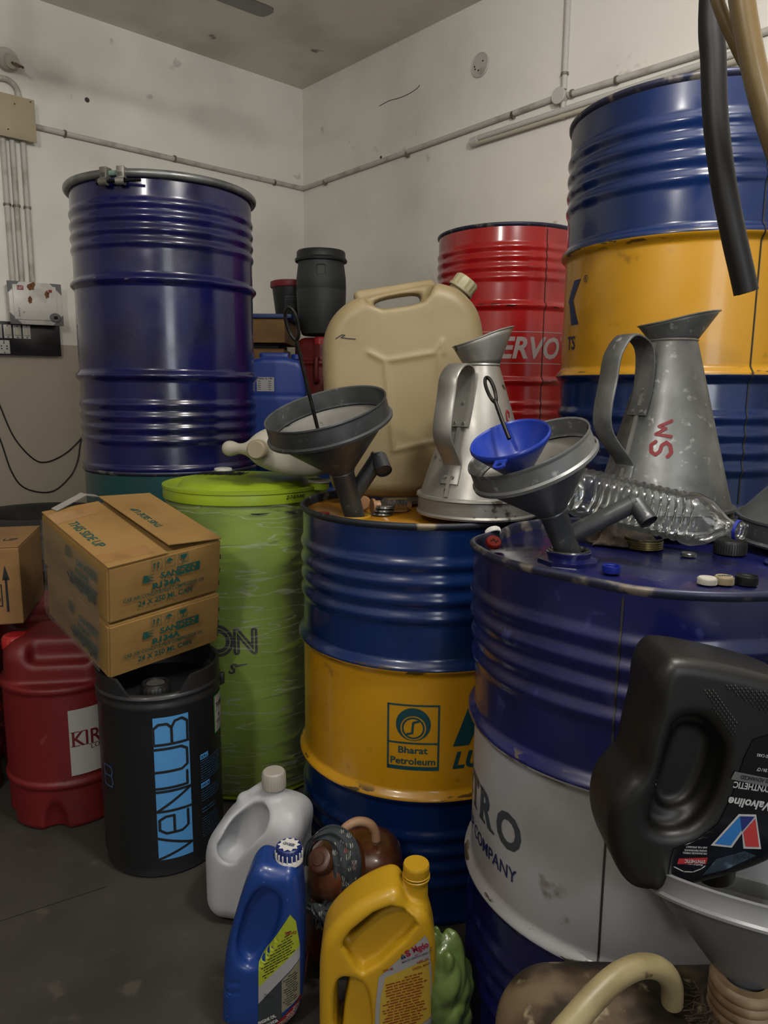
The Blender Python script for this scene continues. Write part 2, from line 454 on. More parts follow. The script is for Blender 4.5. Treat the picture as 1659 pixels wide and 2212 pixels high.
def spoly(A, B, P):
    A = A + 0 * B; B = B + 0 * A; P = np.array(P, float); d = np.full(A.shape, 1e9); s = np.ones(A.shape); n = len(P); j = n - 1
    for i in range(n):
        e = P[j] - P[i]; wx = A - P[i][0]; wy = B - P[i][1]
        t = np.clip((wx * e[0] + wy * e[1]) / (e @ e), 0, 1)
        d = np.minimum(d, (wx - e[0] * t) ** 2 + (wy - e[1] * t) ** 2)
        c1 = B >= P[i][1]; c2 = B < P[j][1]; c3 = e[0] * wy > e[1] * wx
        s = np.where((c1 & c2 & c3) | (~c1 & ~c2 & ~c3), -s, s); j = i
    return s * np.sqrt(d)
def sprism(A, B, T, P, half, r, round2=0):
    """polygon P in (A,B), thickness half along T, all edges rounded by r"""
    d2 = spoly(A, B, P) - round2
    q1 = d2 + r; q2 = abs(T) - half + r
    return L2(np.maximum(q1, 0), np.maximum(q2, 0)) + np.minimum(np.maximum(q1, q2), 0) - r
def chaikin(P, n=2):
    for _ in range(n):
        Q = []
        for i in range(len(P)):
            a, b = P[i], P[(i + 1) % len(P)]
            Q += [(a[0] * .75 + b[0] * .25, a[1] * .75 + b[1] * .25), (a[0] * .25 + b[0] * .75, a[1] * .25 + b[1] * .75)]
        P = Q
    return P
def front_of(f, y0=-.2, off=.0012, sgn=1):
    """walk from outside along y onto the surface of a distance field, for labels; takes arrays"""
    def fn(u, v):
        u = np.asarray(u, float); v = np.asarray(v, float); y = np.full(u.shape, y0)
        for _ in range(45):
            d = f(u, y, v); go = (d > .0004) & (abs(y) < .3)
            if not go.any(): break
            y = np.where(go, y + sgn * np.maximum(d * .7, .0003), y)
        return u, y - sgn * off, v
    fn.vec = True
    return fn
def pxz(loc, px, py, y):
    p = at(px, py, y); return (p.x - loc[0], p.z - loc[2])

# ================================================================== the room
CX, CY, AZ = -0.508, 4.74, 0.737
DL = Vector((-math.cos(AZ), -math.sin(AZ), 0)); DR = Vector((math.sin(AZ), -math.cos(AZ), 0))
NL = -DR * -1; CO = Vector((CX, CY, 0))
HC, HP, HD = 2.906, 2.343, 1.348
ROOM_M = Matrix(((DL.x, DR.x, 0, CX), (DL.y, DR.y, 0, CY), (0, 0, 1, 0), (0, 0, 0, 1)))   # u along left wall, v along right wall
def uv(u, v, z): return ROOM_M @ Vector((u, v, z))
def wallmat():
    m = bpy.data.materials.new('wall_plaster'); m.use_nodes = True
    nt = m.node_tree; N = nt.nodes; L = nt.links; b = N['Principled BSDF']; b.inputs['Roughness'].default_value = .75
    g = N.new('ShaderNodeNewGeometry'); s = N.new('ShaderNodeSeparateXYZ'); L.new(g.outputs['Position'], s.inputs[0])
    gt = N.new('ShaderNodeMath'); gt.operation = 'GREATER_THAN'; gt.inputs[1].default_value = HD; L.new(s.outputs[2], gt.inputs[0])
    mx = N.new('ShaderNodeMix'); mx.data_type = 'RGBA'; mx.inputs[6].default_value = lin('#a89f8e'); mx.inputs[7].default_value = lin('#dedbd3')
    L.new(gt.outputs[0], mx.inputs[0])
    n1 = N.new('ShaderNodeTexNoise'); n1.inputs['Scale'].default_value = 1.6; n1.inputs['Detail'].default_value = 6; L.new(g.outputs['Position'], n1.inputs['Vector'])
    r1 = N.new('ShaderNodeMapRange'); r1.inputs[1].default_value = .45; r1.inputs[2].default_value = .75; r1.inputs[4].default_value = .35; L.new(n1.outputs[0], r1.inputs[0])
    m2 = N.new('ShaderNodeMix'); m2.data_type = 'RGBA'; m2.inputs[7].default_value = lin('#8d877b'); L.new(r1.outputs[0], m2.inputs[0]); L.new(mx.outputs[2], m2.inputs[6])
    n2 = N.new('ShaderNodeTexNoise'); n2.inputs['Scale'].default_value = 9; n2.inputs['Detail'].default_value = 8; L.new(g.outputs['Position'], n2.inputs['Vector'])
    r2 = N.new('ShaderNodeMapRange'); r2.inputs[1].default_value = .68; r2.inputs[2].default_value = .76; r2.inputs[4].default_value = .5; L.new(n2.outputs[0], r2.inputs[0])
    m3 = N.new('ShaderNodeMix'); m3.data_type = 'RGBA'; m3.inputs[7].default_value = lin('#6c655a'); L.new(r2.outputs[0], m3.inputs[0]); L.new(m2.outputs[2], m3.inputs[6])
    L.new(m3.outputs[2], b.inputs['Base Color'])
    n3 = N.new('ShaderNodeTexNoise'); n3.inputs['Scale'].default_value = 70; L.new(g.outputs['Position'], n3.inputs['Vector'])
    bp = N.new('ShaderNodeBump'); bp.inputs['Strength'].default_value = .15; bp.inputs['Distance'].default_value = .004; L.new(n3.outputs[0], bp.inputs['Height']); L.new(bp.outputs[0], b.inputs['Normal'])
    return m
wallm = wallmat()
ceilm = mat('ceiling_plaster', '#b9b4aa', .85, 0, '#a49f95', 2, .4, .7, bump=.1, bscale=40, grain=('#6c675f', 7, .7, .76))
floorm = mat('cement_floor', '#4d4943', .62, 0, '#38352f', 3, .35, .7, bump=.15, bscale=30, grain=('#5e584e', 14, .6, .75))
U1, V1, T = 6.2, 6.4, .12
def slab(name, u0, u1, v0, v1, z0, z1, m):
    V, Fs = box(u1 - u0, v1 - v0, z1 - z0, c=((u0 + u1) / 2, (v0 + v1) / 2, (z0 + z1) / 2))
    o = part(name, ([tuple(ROOM_M @ Vector(v)) for v in V], Fs), m, smooth=False)
    o['kind'] = 'structure'; return o
fl = slab('floor', -T, U1 + T, -T, V1 + T, -.1, 0, floorm)
slab('ceiling', -T, U1 + T, -T, V1 + T, HC, HC + .1, ceilm)
slab('wall_left', 0, U1, -T, 0, 0, HC, wallm)
slab('wall_right', -T, 0, -T, V1, 0, HC, wallm)
slab('wall_far_side', U1, U1 + T, -T, V1 + T, 0, HC, wallm)
b0 = slab('wall_back', -T, U1 + T, V1, V1 + T, 2.35, HC, wallm)
for (a, b) in ((-T, 1.2), (2.9, U1 + T)):
    V, Fs = box(b - a, T, 2.35, c=((a + b) / 2, V1 + T / 2, 1.175))
    part('wall_panel', ([tuple(ROOM_M @ Vector(v)) for v in V], Fs), wallm, b0, smooth=False)
# joint in the cement floor
jt = part('floor_joint', ribbon([at_h(-60, 2010, .0), at_h(232, 1915, .0)], .004, (0, 0, 1), .0004), ink, fl, smooth=False)
jt.scale = (1, 1, .2)
pipem = mat('painted_conduit', '#b9b5ae', .5, 0, '#9d978d', 12, .5, .7)
clipm = mat('clip_steel', '#8d8578', .5, .4, '#5f5548', 30)
PR = .0125
def wl(t, h, off=0): return CO + DL * t + DR * off + Vector((0, 0, h))    # point on the left wall
def wr(t, h, off=0): return CO + DR * t + DL * off + Vector((0, 0, h))    # point on the right wall
def tl(px, py):   # left-wall (t,h) from a pixel reading
    d = ray(px, py); n = Vector((DR.x, DR.y, 0)); k = (CO - Vector((0, 0, 0))).dot(n) / d.dot(n); p = d * k + Vector((0, 0, CAMH)); return (p - CO).dot(DL), p.z
def tr(px, py):
    d = ray(px, py); n = Vector((DL.x, DL.y, 0)); k = CO.dot(n) / d.dot(n); p = d * k + Vector((0, 0, CAMH)); return (p - CO).dot(DR), p.z
def clip(parent, P, axis):
    """saddle clip round a conduit"""
    t = Vector(axis).normalized(); o = Vector(P)
    part('clip', tube([o - t * .005, o + t * .005], PR * 1.35, 12), clipm, parent)
# conduit along both walls
c1 = thing('conduit', 'long painted conduit from the beige junction box to the room corner', 'pipe', (0, 0, 0))
jb_t, jb_h = tl(57, 271)
part('pipe', tube([wl(jb_t, jb_h, PR), wl(1.0, HP, PR), wl(.09, HP - .0, PR), wl(.04, HP, PR + .003), (CO + DL * .024 + DR * .022 + Vector((0, 0, HP)))], PR, 12, sm=6), pipem, c1)
c1b = thing('conduit', 'painted conduit from the room corner along the right wall to the round box', 'pipe', wr(.5, HP, 0))
part('pipe', mv(tube([(CO + DL * .022 + DR * .024 + Vector((0, 0, HP))), wr(.04, HP, PR + .003), wr(.09, HP, PR), wr(1.0, HP + .012, PR), wr(*tr(1205, 213), PR)], PR, 12, sm=6), *(-c1b.location)), pipem, c1b)
for (px, py) in ((138, 290), (375, 344), (590, 395)):
    t, h = tl(px, py); clip(c1, wl(t, h, PR), DL)
for (px, py) in ((706, 395), (884, 334), (1112, 250)):
    t, h = tr(px, py); clip(c1b, wr(t, h, PR) - c1b.location, DR)
c2 = thing('conduit', 'painted conduit continuing right from the round box above the blue drum', 'pipe')
P2 = [(1232, 207), (1335, 175), (1500, 123), (1640, 76), (1800, 22)]
part('pipe', tube([wr(*tr(*p), PR) for p in P2], PR, 12), pipem, c2)
for p in ((1240, 204), (1336, 175)): clip(c2, wr(*tr(*p), PR), DR)
c3 = thing('conduit', 'vertical white conduit dropping from the ceiling to the round box', 'pipe')
tt, hh = tr(1222, 195)
part('pipe', tube([wr(tt, HC - .001, PR), wr(tt, hh, PR)], PR * .95, 12), white, c3)
part('pipe', tube([wr(tt, hh - .05, PR), wr(tt, hh - .115, PR)], PR * .95, 12), white, c3)
clip(c3, wr(tt, hh + .06, PR), (0, 0, 1))
rb = thing('round_junction_box', 'small round white conduit box where three conduits meet', 'junction box', wr(*tr(1216, 211), 0),
           Matrix((DR, Vector((0, 0, 1)), DL * 1)).transposed())
part('body', cyl(.03, .032, 28, 0, .003), pipem, rb)
part('cover', cyl(.0335, .006, 28, .032, .002), white, rb)
rp = thing('round_cover_plate', 'round white blanking plate high on the right wall', 'wall plate', wr(*tr(1038, 141), 0), Matrix((DR, Vector((0, 0, 1)), DL)).transposed())
part('plate', cyl(.052, .006, 40, 0, .002), pipem, rp)
part('rim', lathe([(.048, .006), (.05, .0085), (.053, .006), (.053, 0)], 40), white, rp)
for (a, b) in ((.02, .012), (-.03, 0), (-.026, -.012), (-.006, -.022)): part('screw', mv(cyl(.003, .003, 8, .006), a, b, 0), blackst, rp)
# off tube light batten
t0, h0 = tr(1030, 304); t1, h1 = tr(1310, 218)
tf = thing('tube_light', 'unlit slim tube light fitting below the conduit on the right wall', 'light fixture')
part('housing', tube([wr(t0, h0, .022), wr(t1 + .55, h1 + .012, .022)], .0125, 10), white, tf)
part('tube', tube([wr(t0 + .012, h0 - .022, .024), wr(t1 + .55, h1 - .012, .024)], .009, 10), ivory, tf)
part('end_cap', tube([wr(t0 - .012, h0 - .01, .022), wr(t0 + .03, h0 - .009, .022)], .022, 12), white, tf)
part('bracket', tube([wr(t0 + .2, h0 + .01, 0), wr(t0 + .2, h0 + .01, .02)], .008, 8), white, tf)
# beige junction box
tj, hj = tl(28, 260)
cream = mat('cream_enamel', '#b5a88a', .5, 0, '#a3977a', 6)
Mw = Matrix((DL * -1, DR * 1, Vector((0, 0, 1)))).transposed()    # x to the right along the left wall, y out of the wall, z up
jb = thing('junction_box', 'square beige junction box at the top of the vertical conduits', 'junction box', wl(tj + .035, hj, 0), Mw)
part('body', box(.225, .05, .175, .003, c=(0, .025, 0)), cream, jb)
part('cover', box(.235, .005, .185, .002, c=(0, .0525, 0)), cream, jb)
for (a, b) in ((.03, .055), (-.005, -.06), (.1, .08), (-.1, -.08)): part('screw', xf(cyl(.003, .003, 8), Matrix.Translation((a, .054, b)) @ Matrix.Rotation(-PI / 2, 4, 'X')), blackst, jb)
for k, ((xa, ya), (xb, yb), lb) in enumerate((((47, 290), (68, 612), 'right one of the vertical conduits below the beige junction box'),
                                              ((24, 290), (45, 612), 'middle one of the vertical conduits below the beige junction box'),
                                              ((4, 285), (25, 612), 'left one of the vertical conduits below the beige junction box'))):
    t, h = tl(xa, ya); t_, h_ = tl(xb, yb)
    v = thing('conduit', lb, 'pipe'); tm = (t + t_) / 2
    part('pipe', tube([wl(tm, h + .02, PR), wl(tm, h_ - .03, PR)], PR * 1.02, 12), pipem, v)
    clip(v, wl(tm, tl(40, 447)[1], PR), (0, 0, 1))
cb = thing('conduit', 'bent conduit curving down into the top of the beige junction box', 'pipe')
part('pipe', tube([wl(*tl(-70, 168), PR), wl(*tl(-10, 169), PR), wl(*tl(16, 175), PR), wl(*tl(33, 192), PR), wl(*tl(39, 215), PR), wl(*tl(41, 240), PR)], PR * 1.05, 12, sm=5), pipem, cb)
clip(cb, wl(*tl(39, 227), PR), (0, 0, 1))
# cable outlet with bare pins high on the wall
lo_ = thing('lamp_holder', 'empty round lamp holder with two bare pins high on the left wall', 'lamp holder', wl(*tl(14, 130), 0), Mw)
Rh = Matrix.Rotation(-PI / 2, 4, 'X')
part('rose', xf(lathe([(0, 0), (.05, 0), (.052, .008), (.045, .02), (.03, .024), (0, .024)], 32), Rh), pipem, lo_)
ang = Matrix.Translation((0, .02, 0)) @ Matrix.Rotation(R_(-62), 4, Vector((1, .15, 0))) @ Matrix.Rotation(R_(16), 4, 'Y')
part('neck', xf(lathe([(0, 0), (.026, 0), (.022, .03), (.02, .03), (.02, .045), (.028, .047), (.028, .062), (.0, .064)], 24), Matrix.Translation((0.004, .012, 0)) @ Matrix.Rotation(R_(-115), 4, 'X')), ivory, lo_)
for s in (-1, 1):
    part('pin', tube([(.009 + s * .007, .065, -.028), (.026 + s * .007, .115, -.055)], .0055, 8), mat('copper_wire', '#8a7464', .4, .6), lo_)
# distribution box
da, db = tl(8, 607), tl(122, 700)
W_ = abs(da[0] - db[0]) + .01; H_ = abs(tl(8, 607)[1] - tl(12, 697)[1]) + .004
dc_t = (da[0] + db[0]) / 2; dc_h = (tl(66, 618)[1] + tl(66, 700)[1]) / 2
dbx = thing('distribution_box', 'white metal distribution box with rust spots and grey corners on left wall', 'fuse box', wl(dc_t, dc_h, 0), Mw @ Matrix.Rotation(R_(-1.0), 3, 'Y'))
boxw = mat('enamelled_box', '#c9c6c2', .35, 0, '#b5b0aa', 14, .5, .7, grain=('#8d857c', 40, .68, .74))
part('housing', box(W_ - .02, .07, H_ - .02, .004, c=(0, .035, 0)), boxw, dbx)
part('frame', box(W_, .012, H_, .003, c=(0, .074, 0)), boxw, dbx)
dr = part('door', box(W_ * .82, .006, H_ * .82, .003, c=(-.004, .083, .004)), boxw, dbx)
grey = mat('grey_plastic', '#7c7d80', .45)
for sx in (-1, 1):
    for sz in (-1, 1):
        a, b = W_ / 2 * sx, H_ / 2 * sz
        V = [(a, y, b) for y in (.066, .0835)] + [(a - .05 * sx, y, b) for y in (.066, .0835)] + [(a, y, b - .05 * sz) for y in (.066, .0835)]
        part('corner_piece', (V, [(0, 2, 4), (1, 3, 5), (0, 1, 3, 2), (2, 3, 5, 4), (4, 5, 1, 0)]), grey, dbx, smooth=False)
latch = part('latch', xf(lathe([(0, 0), (.027, 0), (.025, .004), (.02, .005), (0, .003)], 28), Matrix.Translation((W_ * .34, .086, -H_ * .31)) @ Rh @ Matrix.Diagonal((1, .8, 1, 1))), grey, dbx)
part('grip', box(.016, .008, .012, .002, c=(W_ * .34, .092, -H_ * .31)), blackst, latch)
fp = lambda y: (lambda u, v: (u, y, v))
rust = mat('rust_spot', '#8a5a2a', .7, 0, '#5a3018', 60)
for (x, z, a, b) in ((-.02, .075, .018, .016), (-.028, .015, .010, .017), (.05, .045, .011, .018), (-.008, .09, .009, .008)):
    P = [(x + a * (1 + .25 * math.sin(3 * i + x * 99)) * math.cos(i * PI / 7), z + b * (1 + .2 * math.cos(2 * i)) * math.sin(i * PI / 7)) for i in range(14)]
    decal('rust_patch', poly(P), fp(.0866), rust, dr, 0)
rl = mat('red_label', '#a01c28', .5)
decal('logo', join2(rect(-W_ * .345, H_ * .3, -W_ * .345 + .028, H_ * .3 + .02)), fp(.0866), rl, dr, 0)
decal('lettering', text('L&T', -W_ * .345 + .003, H_ * .3 + .004, .022, .012, .02), fp(.0870), white, dr, 0)
decal('red_tag', rect(.058, .055, .074, .068), fp(.0866), rl, dr, 0)
decal('lettering', rot2(text('Sentry', -W_ * .31, -H_ * .33, .042, .013), PI / 2, -W_ * .31, -H_ * .33), fp(.0866), ink, dr, 0)
# switchboard below it
sa = tl(127, 762); sh = (tl(60, 703)[1] + tl(60, 760)[1]) / 2; SW = .42; SH = abs(tl(60, 703)[1] - tl(60, 760)[1]) + .03
scx = sa[0] + SW / 2
sb = thing('switchboard', 'black switchboard with white switches and a socket under the distribution box', 'switchboard', wl(scx, sh - .004, 0), Mw @ Matrix.Rotation(R_(-.6), 3, 'Y'))
blk = mat('black_laminate', '#25232a', .3, 0, '#35323a', 8, coat=.3, grain=('#b9ab8c', 42, .735, .745))
part('board', box(SW, .035, SH, .002, c=(0, .0175, 0)), blk, sb)
xr = SW / 2 - .155
for r_, row in enumerate(((0, .042, .084, .126, .168, .21, .252), (.105, .245))):
    for x in row:
        xx = xr - x - (.0 if r_ else 0); zz = SH * .2 - r_ * .072
        pl = part('switch_plate', box(.034 if r_ == 0 else .05, .004, .062, .001, c=(xx, .037, zz)), white, sb)
        if r_ == 0 or x > .2:
            part('rocker', xf(box(.02, .006, .034, .001), Matrix.Translation((xx, .041, zz)) @ Matrix.Rotation(R_(6), 4, 'X')), ivory, pl)
        else:
            for (a, b) in ((0, .018), (-.012, .004), (.012, .004), (-.012, -.008), (.012, -.008)):
                part('socket_hole', xf(cyl(.0035, .001, 10), Matrix.Translation((xx + a, .0385, zz + b)) @ Rh), ink, pl)
        for s in (-1, 1): part('screw', xf(cyl(.003, .001, 8), Matrix.Translation((xx, .0388, zz + s * .026)) @ Rh), ink, pl)
# cables hanging on the wall
cabm = mat('black_cable', '#17130f', .5)
for (P, lb) in (([(-30, 800), (0, 878), (30, 945), (70, 990), (100, 998), (140, 980), (172, 950), (185, 930)], 'thin black cable sagging across the wall, the upper of two'),
                ([(-30, 880), (0, 950), (25, 1020), (55, 1055), (110, 1062), (150, 1030), (167, 995), (173, 958), (185, 925)], 'thin black cable sagging lower down the wall, the lower of two')):
    tag(part('cable', tube([wl(*tl(*p), .004) for p in P], .0035, 8, sm=6), cabm), lb, 'cable')
# small holes in plaster
for (px, py, f) in ((188, 216, tl), (823, 340, tr)):
    t, h = f(px, py); W0 = wl if f is tl else wr
    o = part('plaster_hole', tube([W0(t, h, .0), W0(t, h, .002)], .012 if f is tl else .008, 9), mat('bare_plaster', '#55524d', .9), bpy.data.objects['wall_left' if f is tl else 'wall_right'])
# crack in the right wall
crk = [(730, 185 - 10), (760, 175), (800, 200)]
cp = [tr(*p) for p in ((820, 229), (840, 218), (858, 213), (875, 207), (893, 197), (902, 190), (907, 184))]
part('plaster_crack', tube([wr(t, h, .0) for t, h in cp], .0022, 5, sm=2), mat('bare_plaster', '#55524d', .9), bpy.data.objects['wall_right'])
# ceiling fan
fanm = mat('fan_enamel', '#5b514a', .35, 0, '#4b433d', 8, coat=.3)
fn = thing('ceiling_fan', 'brown ceiling fan, one blade tip showing at the top edge', 'ceiling fan', (-.925, 2.67, 2.54))
part('motor', lathe([(0, -.05), (.06, -.05), (.13, -.02), (.14, .02), (.1, .05), (.02, .06), (0, .06)], 40), fanm, fn)
part('rod', cyl(.011, HC - 2.54 - .05, 12, .05), fanm, fn)
part('canopy', lathe([(.012, .22), (.05, HC - 2.54 - .002), (0, HC - 2.54 - .002)], 24), fanm, fn)
for k in range(3):
    a = R_(40 + 120 * k); M = Matrix.Rotation(a, 4, 'Z')
    P = chaikin([(.2, -.055), (.56, -.068), (.615, -.055), (.625, .045), (.6, .062), (.2, .05)], 1)
    V = [(x, y, z + .01 + y * .16) for z in (-.003, .003) for x, y in P]; n = len(P)
    Fs = [tuple(range(n - 1, -1, -1)), tuple(range(n, 2 * n))] + [(i, (i + 1) % n, n + (i + 1) % n, n + i) for i in range(n)]
    bl = part('blade', xf((V, Fs), M), fanm, fn, smooth=False)
    part('blade_arm', xf(box(.14, .035, .006, .002, c=(.17, 0, .0)), M), fanm, fn)

# ================================================================== steel drums
def drum_profile(R0=.286, ribs=True):
    P = [(0, .012), (R0 - .006, .012), (R0 - .004, .001), (R0 + .005, 0), (R0 + .007, .006), (R0 + .005, .014), (R0, .018)]
    z = .022
    def off(z):
        o = 0
        for h in (.295, .58):
            d = (z - h) / .02
            if abs(d) < 1: o += .0125 * (math.cos(d * PI) + 1) / 2
        for base in (.075, .665):
            for k in range(4):
                d = (z - base - .02 - k * .037) / .0185
                if abs(d) < 1: o += (.0054 if ribs else 0) * (math.cos(d * PI) + 1) / 2
        return o
    while z < .864:
        P.append((R0 + off(z), z)); z += .0035
    P += [(R0, .868)]
    return P
def steel_drum(label, cx, cy, z0, cols, group=None, headcol=None, seam=None, open_top=False, deform=None, chimem=None, rz=0, seg=120, detail=True, ribs=True):
    d = thing('steel_drum', label, 'drum', (cx, cy, z0), None, group)
    V, Fs = lathe(drum_profile(ribs=ribs), seg)
    # material by height of the face
    mi = []
    for f in Fs:
        z = sum(V[i][2] for i in f) / 4
        mi.append(0 if z > .58 else (1 if z > .295 else 2))
    if deform: V = [deform(v) for v in V]
    part('shell', (V, Fs), cols, d, mi=mi, angle=60)
    ch = lathe([(.281, .860), (.2815, .877), (.284, .8815), (.289, .882), (.2925, .879), (.292, .873), (.288, .869), (.286, .867)], seg)
    if deform: ch = ([deform(v) for v in ch[0]], ch[1])
    part('chime', ch, chimem or chime, d, angle=80)
    if detail and not open_top:
        hd = lathe([(.2835, .862), (.262, .862), (.255, .867), (.12, .868), (0, .868)], seg)
        if deform: hd = ([deform(v) for v in hd[0]], hd[1])
        part('head', hd, headcol or cols[0], d)
    if seam is not None:
        pr = [p for p in drum_profile() if .02 < p[1] < .866]
        P = [(( r + .0004) * math.cos(seam), (r + .0004) * math.sin(seam), z) for r, z in pr]
        if deform: P = [deform(p) for p in P]
        part('weld_seam', ribbon(P, .003, (-math.sin(seam), math.cos(seam), 0), .0005), mat('seam_grime', '#2b2925', .6), d)
        # dimpled lap beside it
        q = seam + .006 / .286
    return d
LD = (-.738, 2.554)
H2 = .882
# left stack
ld0 = steel_drum('teal drum standing under the tall navy drum on the left', *LD, 0, [teal, teal, teal], ribs=False)
ld = steel_drum('navy open-head drum with steel clamp ring, on top of the teal drum', *LD, H2, [navy, navy, navy], open_top=True)
part('lid', lathe([(.284, .868), (.24, .868), (.235, .872), (0, .872)], 80), navy, ld)
gap0, gap1 = R_(-104.5), R_(-97.5)
def ring_pt(a, r=.2925, z=.874): return (r * math.cos(a), r * math.sin(a), z)
part('clamp_ring', tube([ring_pt(gap1 + (2 * PI - (gap1 - gap0)) * i / 110) for i in range(111)], .0118, 14), ringm, ld)
part('ring_gap_strip', tube([ring_pt(gap0 + (gap1 - gap0) * i / 4, .291) for i in range(5)], .008, 8), mat('pale_green_rubber', '#7d9a8c', .6), ld)
for a, s in ((gap0 - .028, -1), (gap1 + .028, 1)):
    M = Matrix.Translation(ring_pt(a, .2935)) @ Matrix.Rotation(a + PI / 2, 4, 'Z')
    lug = part('ring_lug', xf(join(box(.024, .030, .032, .003), xf(cyl(.011, .026, 16, -.013), Matrix.Translation((0, -.012, -.026)) @ Matrix.Rotation(PI / 2, 4, 'Y')), box(.02, .006, .03, .002, c=(0, -.012, -.014))), M), galvl, ld)
am = (gap0 + gap1) / 2; M = Matrix.Translation(ring_pt(am, .3055, .848)) @ Matrix.Rotation(am + PI / 2, 4, 'Z')
part('clamp_bolt', xf(join(xf(cyl(.0045, .135, 12, -.045), Matrix.Rotation(PI / 2, 4, 'Y')), xf(cyl(.009, .008, 6, -.048), Matrix.Rotation(PI / 2, 4, 'Y')), xf(cyl(.009, .008, 6, .034), Matrix.Rotation(PI / 2, 4, 'Y'))), M), blackst, ld)

# middle drum
MD = (.097, 1.703)
yhead = mat('yellow_head_oily', '#b87e14', .3, 0, '#6b2410', 3.2, .5, .62, coat=.4, rvar=.1)
md = steel_drum('blue and yellow oil drum in the middle, carrying the tall beige jerrycan', *MD, 0, [blue, yellow, blue], headcol=yhead, chimem=chimeg, deform=None)
RB = .286
def drum_print(parent, cc, px0, py0, px1, py1, r=RB):
    """map a unit rectangle between two measured points to the drum wall; returns map and width/height in metres"""
    a0, z0 = on_cyl(*cc, r, px0, py0); a1, z1 = on_cyl(*cc, r, px1, py1)
    return a0, z0, (a1 - a0) * r, z1 - z0
BASE = -PI / 2
def um(cc, px, py, zoff=0, r=RB):
    a, z = on_cyl(*cc, r, px, py); return (a - BASE) * r, z - zoff
cm = cylmap(RB, BASE)
x0, z0 = um(MD, 836, 1657); x1, z1 = um(MD, 951, 1662); _, zt = um(MD, 840, 1517); x1 = x0 + (um(MD, 952, 1560)[0] - um(MD, 839, 1550)[0])
wq, hq = x1 - x0, zt - z0; t_ = wq * .035
lg = join2(rect(x0, z0, x1, z0 + t_ * 2.2), rect(x0, zt - t_, x1, zt), rect(x0, z0, x0 + t_, zt), rect(x1 - t_, z0, x1, zt), rect(x0, z0 + hq * .4, x1, z0 + hq * .4 + t_))
ccx, ccy, cr_ = (x0 + x1) / 2, z0 + hq * .70, wq * .33
lg = join2(lg, text('Bharat', x0 + wq * .22, z0 + hq * .255, wq * .56, hq * .105, .022), text('Petroleum', x0 + wq * .07, z0 + hq * .085, wq * .86, hq * .105, .022))
decal('lettering', lg, cm, tealink, md, .012)
def crescent(cx, cy, R, n=40):
    V = []; r2 = R * .74; oy = -R * .22
    for i in range(n):
        a = 2 * PI * i / n; V.append((cx + R * math.cos(a), cy + R * math.sin(a)))
    for i in range(n):
        a = 2 * PI * i / n; V.append((cx + r2 * math.cos(a), cy + oy + r2 * math.sin(a)))
    return V, [(i, (i + 1) % n, n + (i + 1) % n, n + i) for i in range(n)]
em = join2(crescent(ccx, ccy, cr_), ring2(ccx, ccy - cr_ * .22, cr_ * .56, cr_ * .66))
S_ = [(ccx + cr_ * .3, ccy - cr_ * .22 + cr_ * .42), (ccx, ccy - cr_ * .22 + cr_ * .33), (ccx - cr_ * .03, ccy - cr_ * .22 + cr_ * .05), (ccx - cr_ * .05, ccy - cr_ * .22 - cr_ * .3), (ccx - cr_ * .33, ccy - cr_ * .22 - cr_ * .38)]
em = join2(em, stroke(S_, cr_ * .13))
decal('logo', em, cm, tealink, md, .012)
xm, zm = um(MD, 978, 1612); _, zm1 = um(MD, 990, 1520)
decal('lettering', join2(poly([(xm, zm), (xm + .035, zm), (xm + .078, zm1), (xm + .035, zm1)]), poly([(xm + .078, zm1), (xm + .09, zm), (xm + .06, zm), (xm + .05, zm + .04)]),
                         text('LU', xm, um(MD, 978, 1661)[1], .07, .038, .03, .25)), cm, tealink, md, .012)
# bung and yellow ring for the funnel
b1 = at_h(765, 1116, .872)
part('bung_ring', mv(lathe([(.0, 0), (.024, 0), (.03, .003), (.034, .008), (.036, .006), (.036, 0), (.036, -.004)], 32), b1.x - MD[0], b1.y - MD[1], .868), mat('yellow_plastic', '#c9981c', .4), md)

# front navy drum with grey band (dented rim on its left)
ND = (.452, 1.222)
def dent(v):
    x, y, z = v; a = math.atan2(y, x); r = math.hypot(x, y)
    k = max(0, min(1, (z - .55) / .33)); k = k * k * (3 - 2 * k)
    # flattened stretch between two bends on the front left, kicked out at the left corner
    def bump(c, wd): d = (a - c + PI) % (2 * PI) - PI; return math.exp(-(d / wd) ** 2)
    dr = -.030 * bump(R_(-130), .42) + .012 * bump(R_(172), .2) - .018 * bump(R_(148), .22)
    s = (r + dr * k * (r / .286)) / max(r, 1e-6)
    return (x * s, y * s, z - .0035 * k * bump(R_(-118), .3) * (r > .2))
seam_a, _ = on_cyl(*ND, RB, 1322, 1600)
nd = steel_drum('navy and grey drum in the right foreground with a dented rim', *ND, 0, [navy2, greyp, navy2], seam=seam_a, deform=dent)
cmn = cylmap(RB, BASE)
greyink = mat('grey_print', '#3c4550', .45)
e0, z0 = um(ND, 1012, 1712); e1, z1 = um(ND, 1130, 1812)
hL = .060
zb = .412
def serif(s, x, wd, y, h):
    t = text(s, x, y, wd, h, .035); e = h * .09; S = [t]
    if s in 'PTR': S.append(rect(x - wd * .06 + (wd * .3 if s == 'T' else 0), y, x + wd * (.46 if s != 'T' else .8), y + e))
    if s in 'PER': S.append(rect(x - wd * .1, y + h - e, x + wd * .3, y + h))
    if s == 'E': S.append(rect(x - wd * .1, y, x + wd * .4, y + e))
    if s == 'R': S.append(rect(x + wd * .68, y, x + wd * 1.12, y + e))
    if s == 'T': S += [rect(x, y + h * .75, x + wd * .1, y + h), rect(x + wd * .9, y + h * .75, x + wd, y + h)]
    return join2(*S)
uO, _ = um(ND, 1132, 1790); uC, _ = um(ND, 1118, 1860)
L_ = []
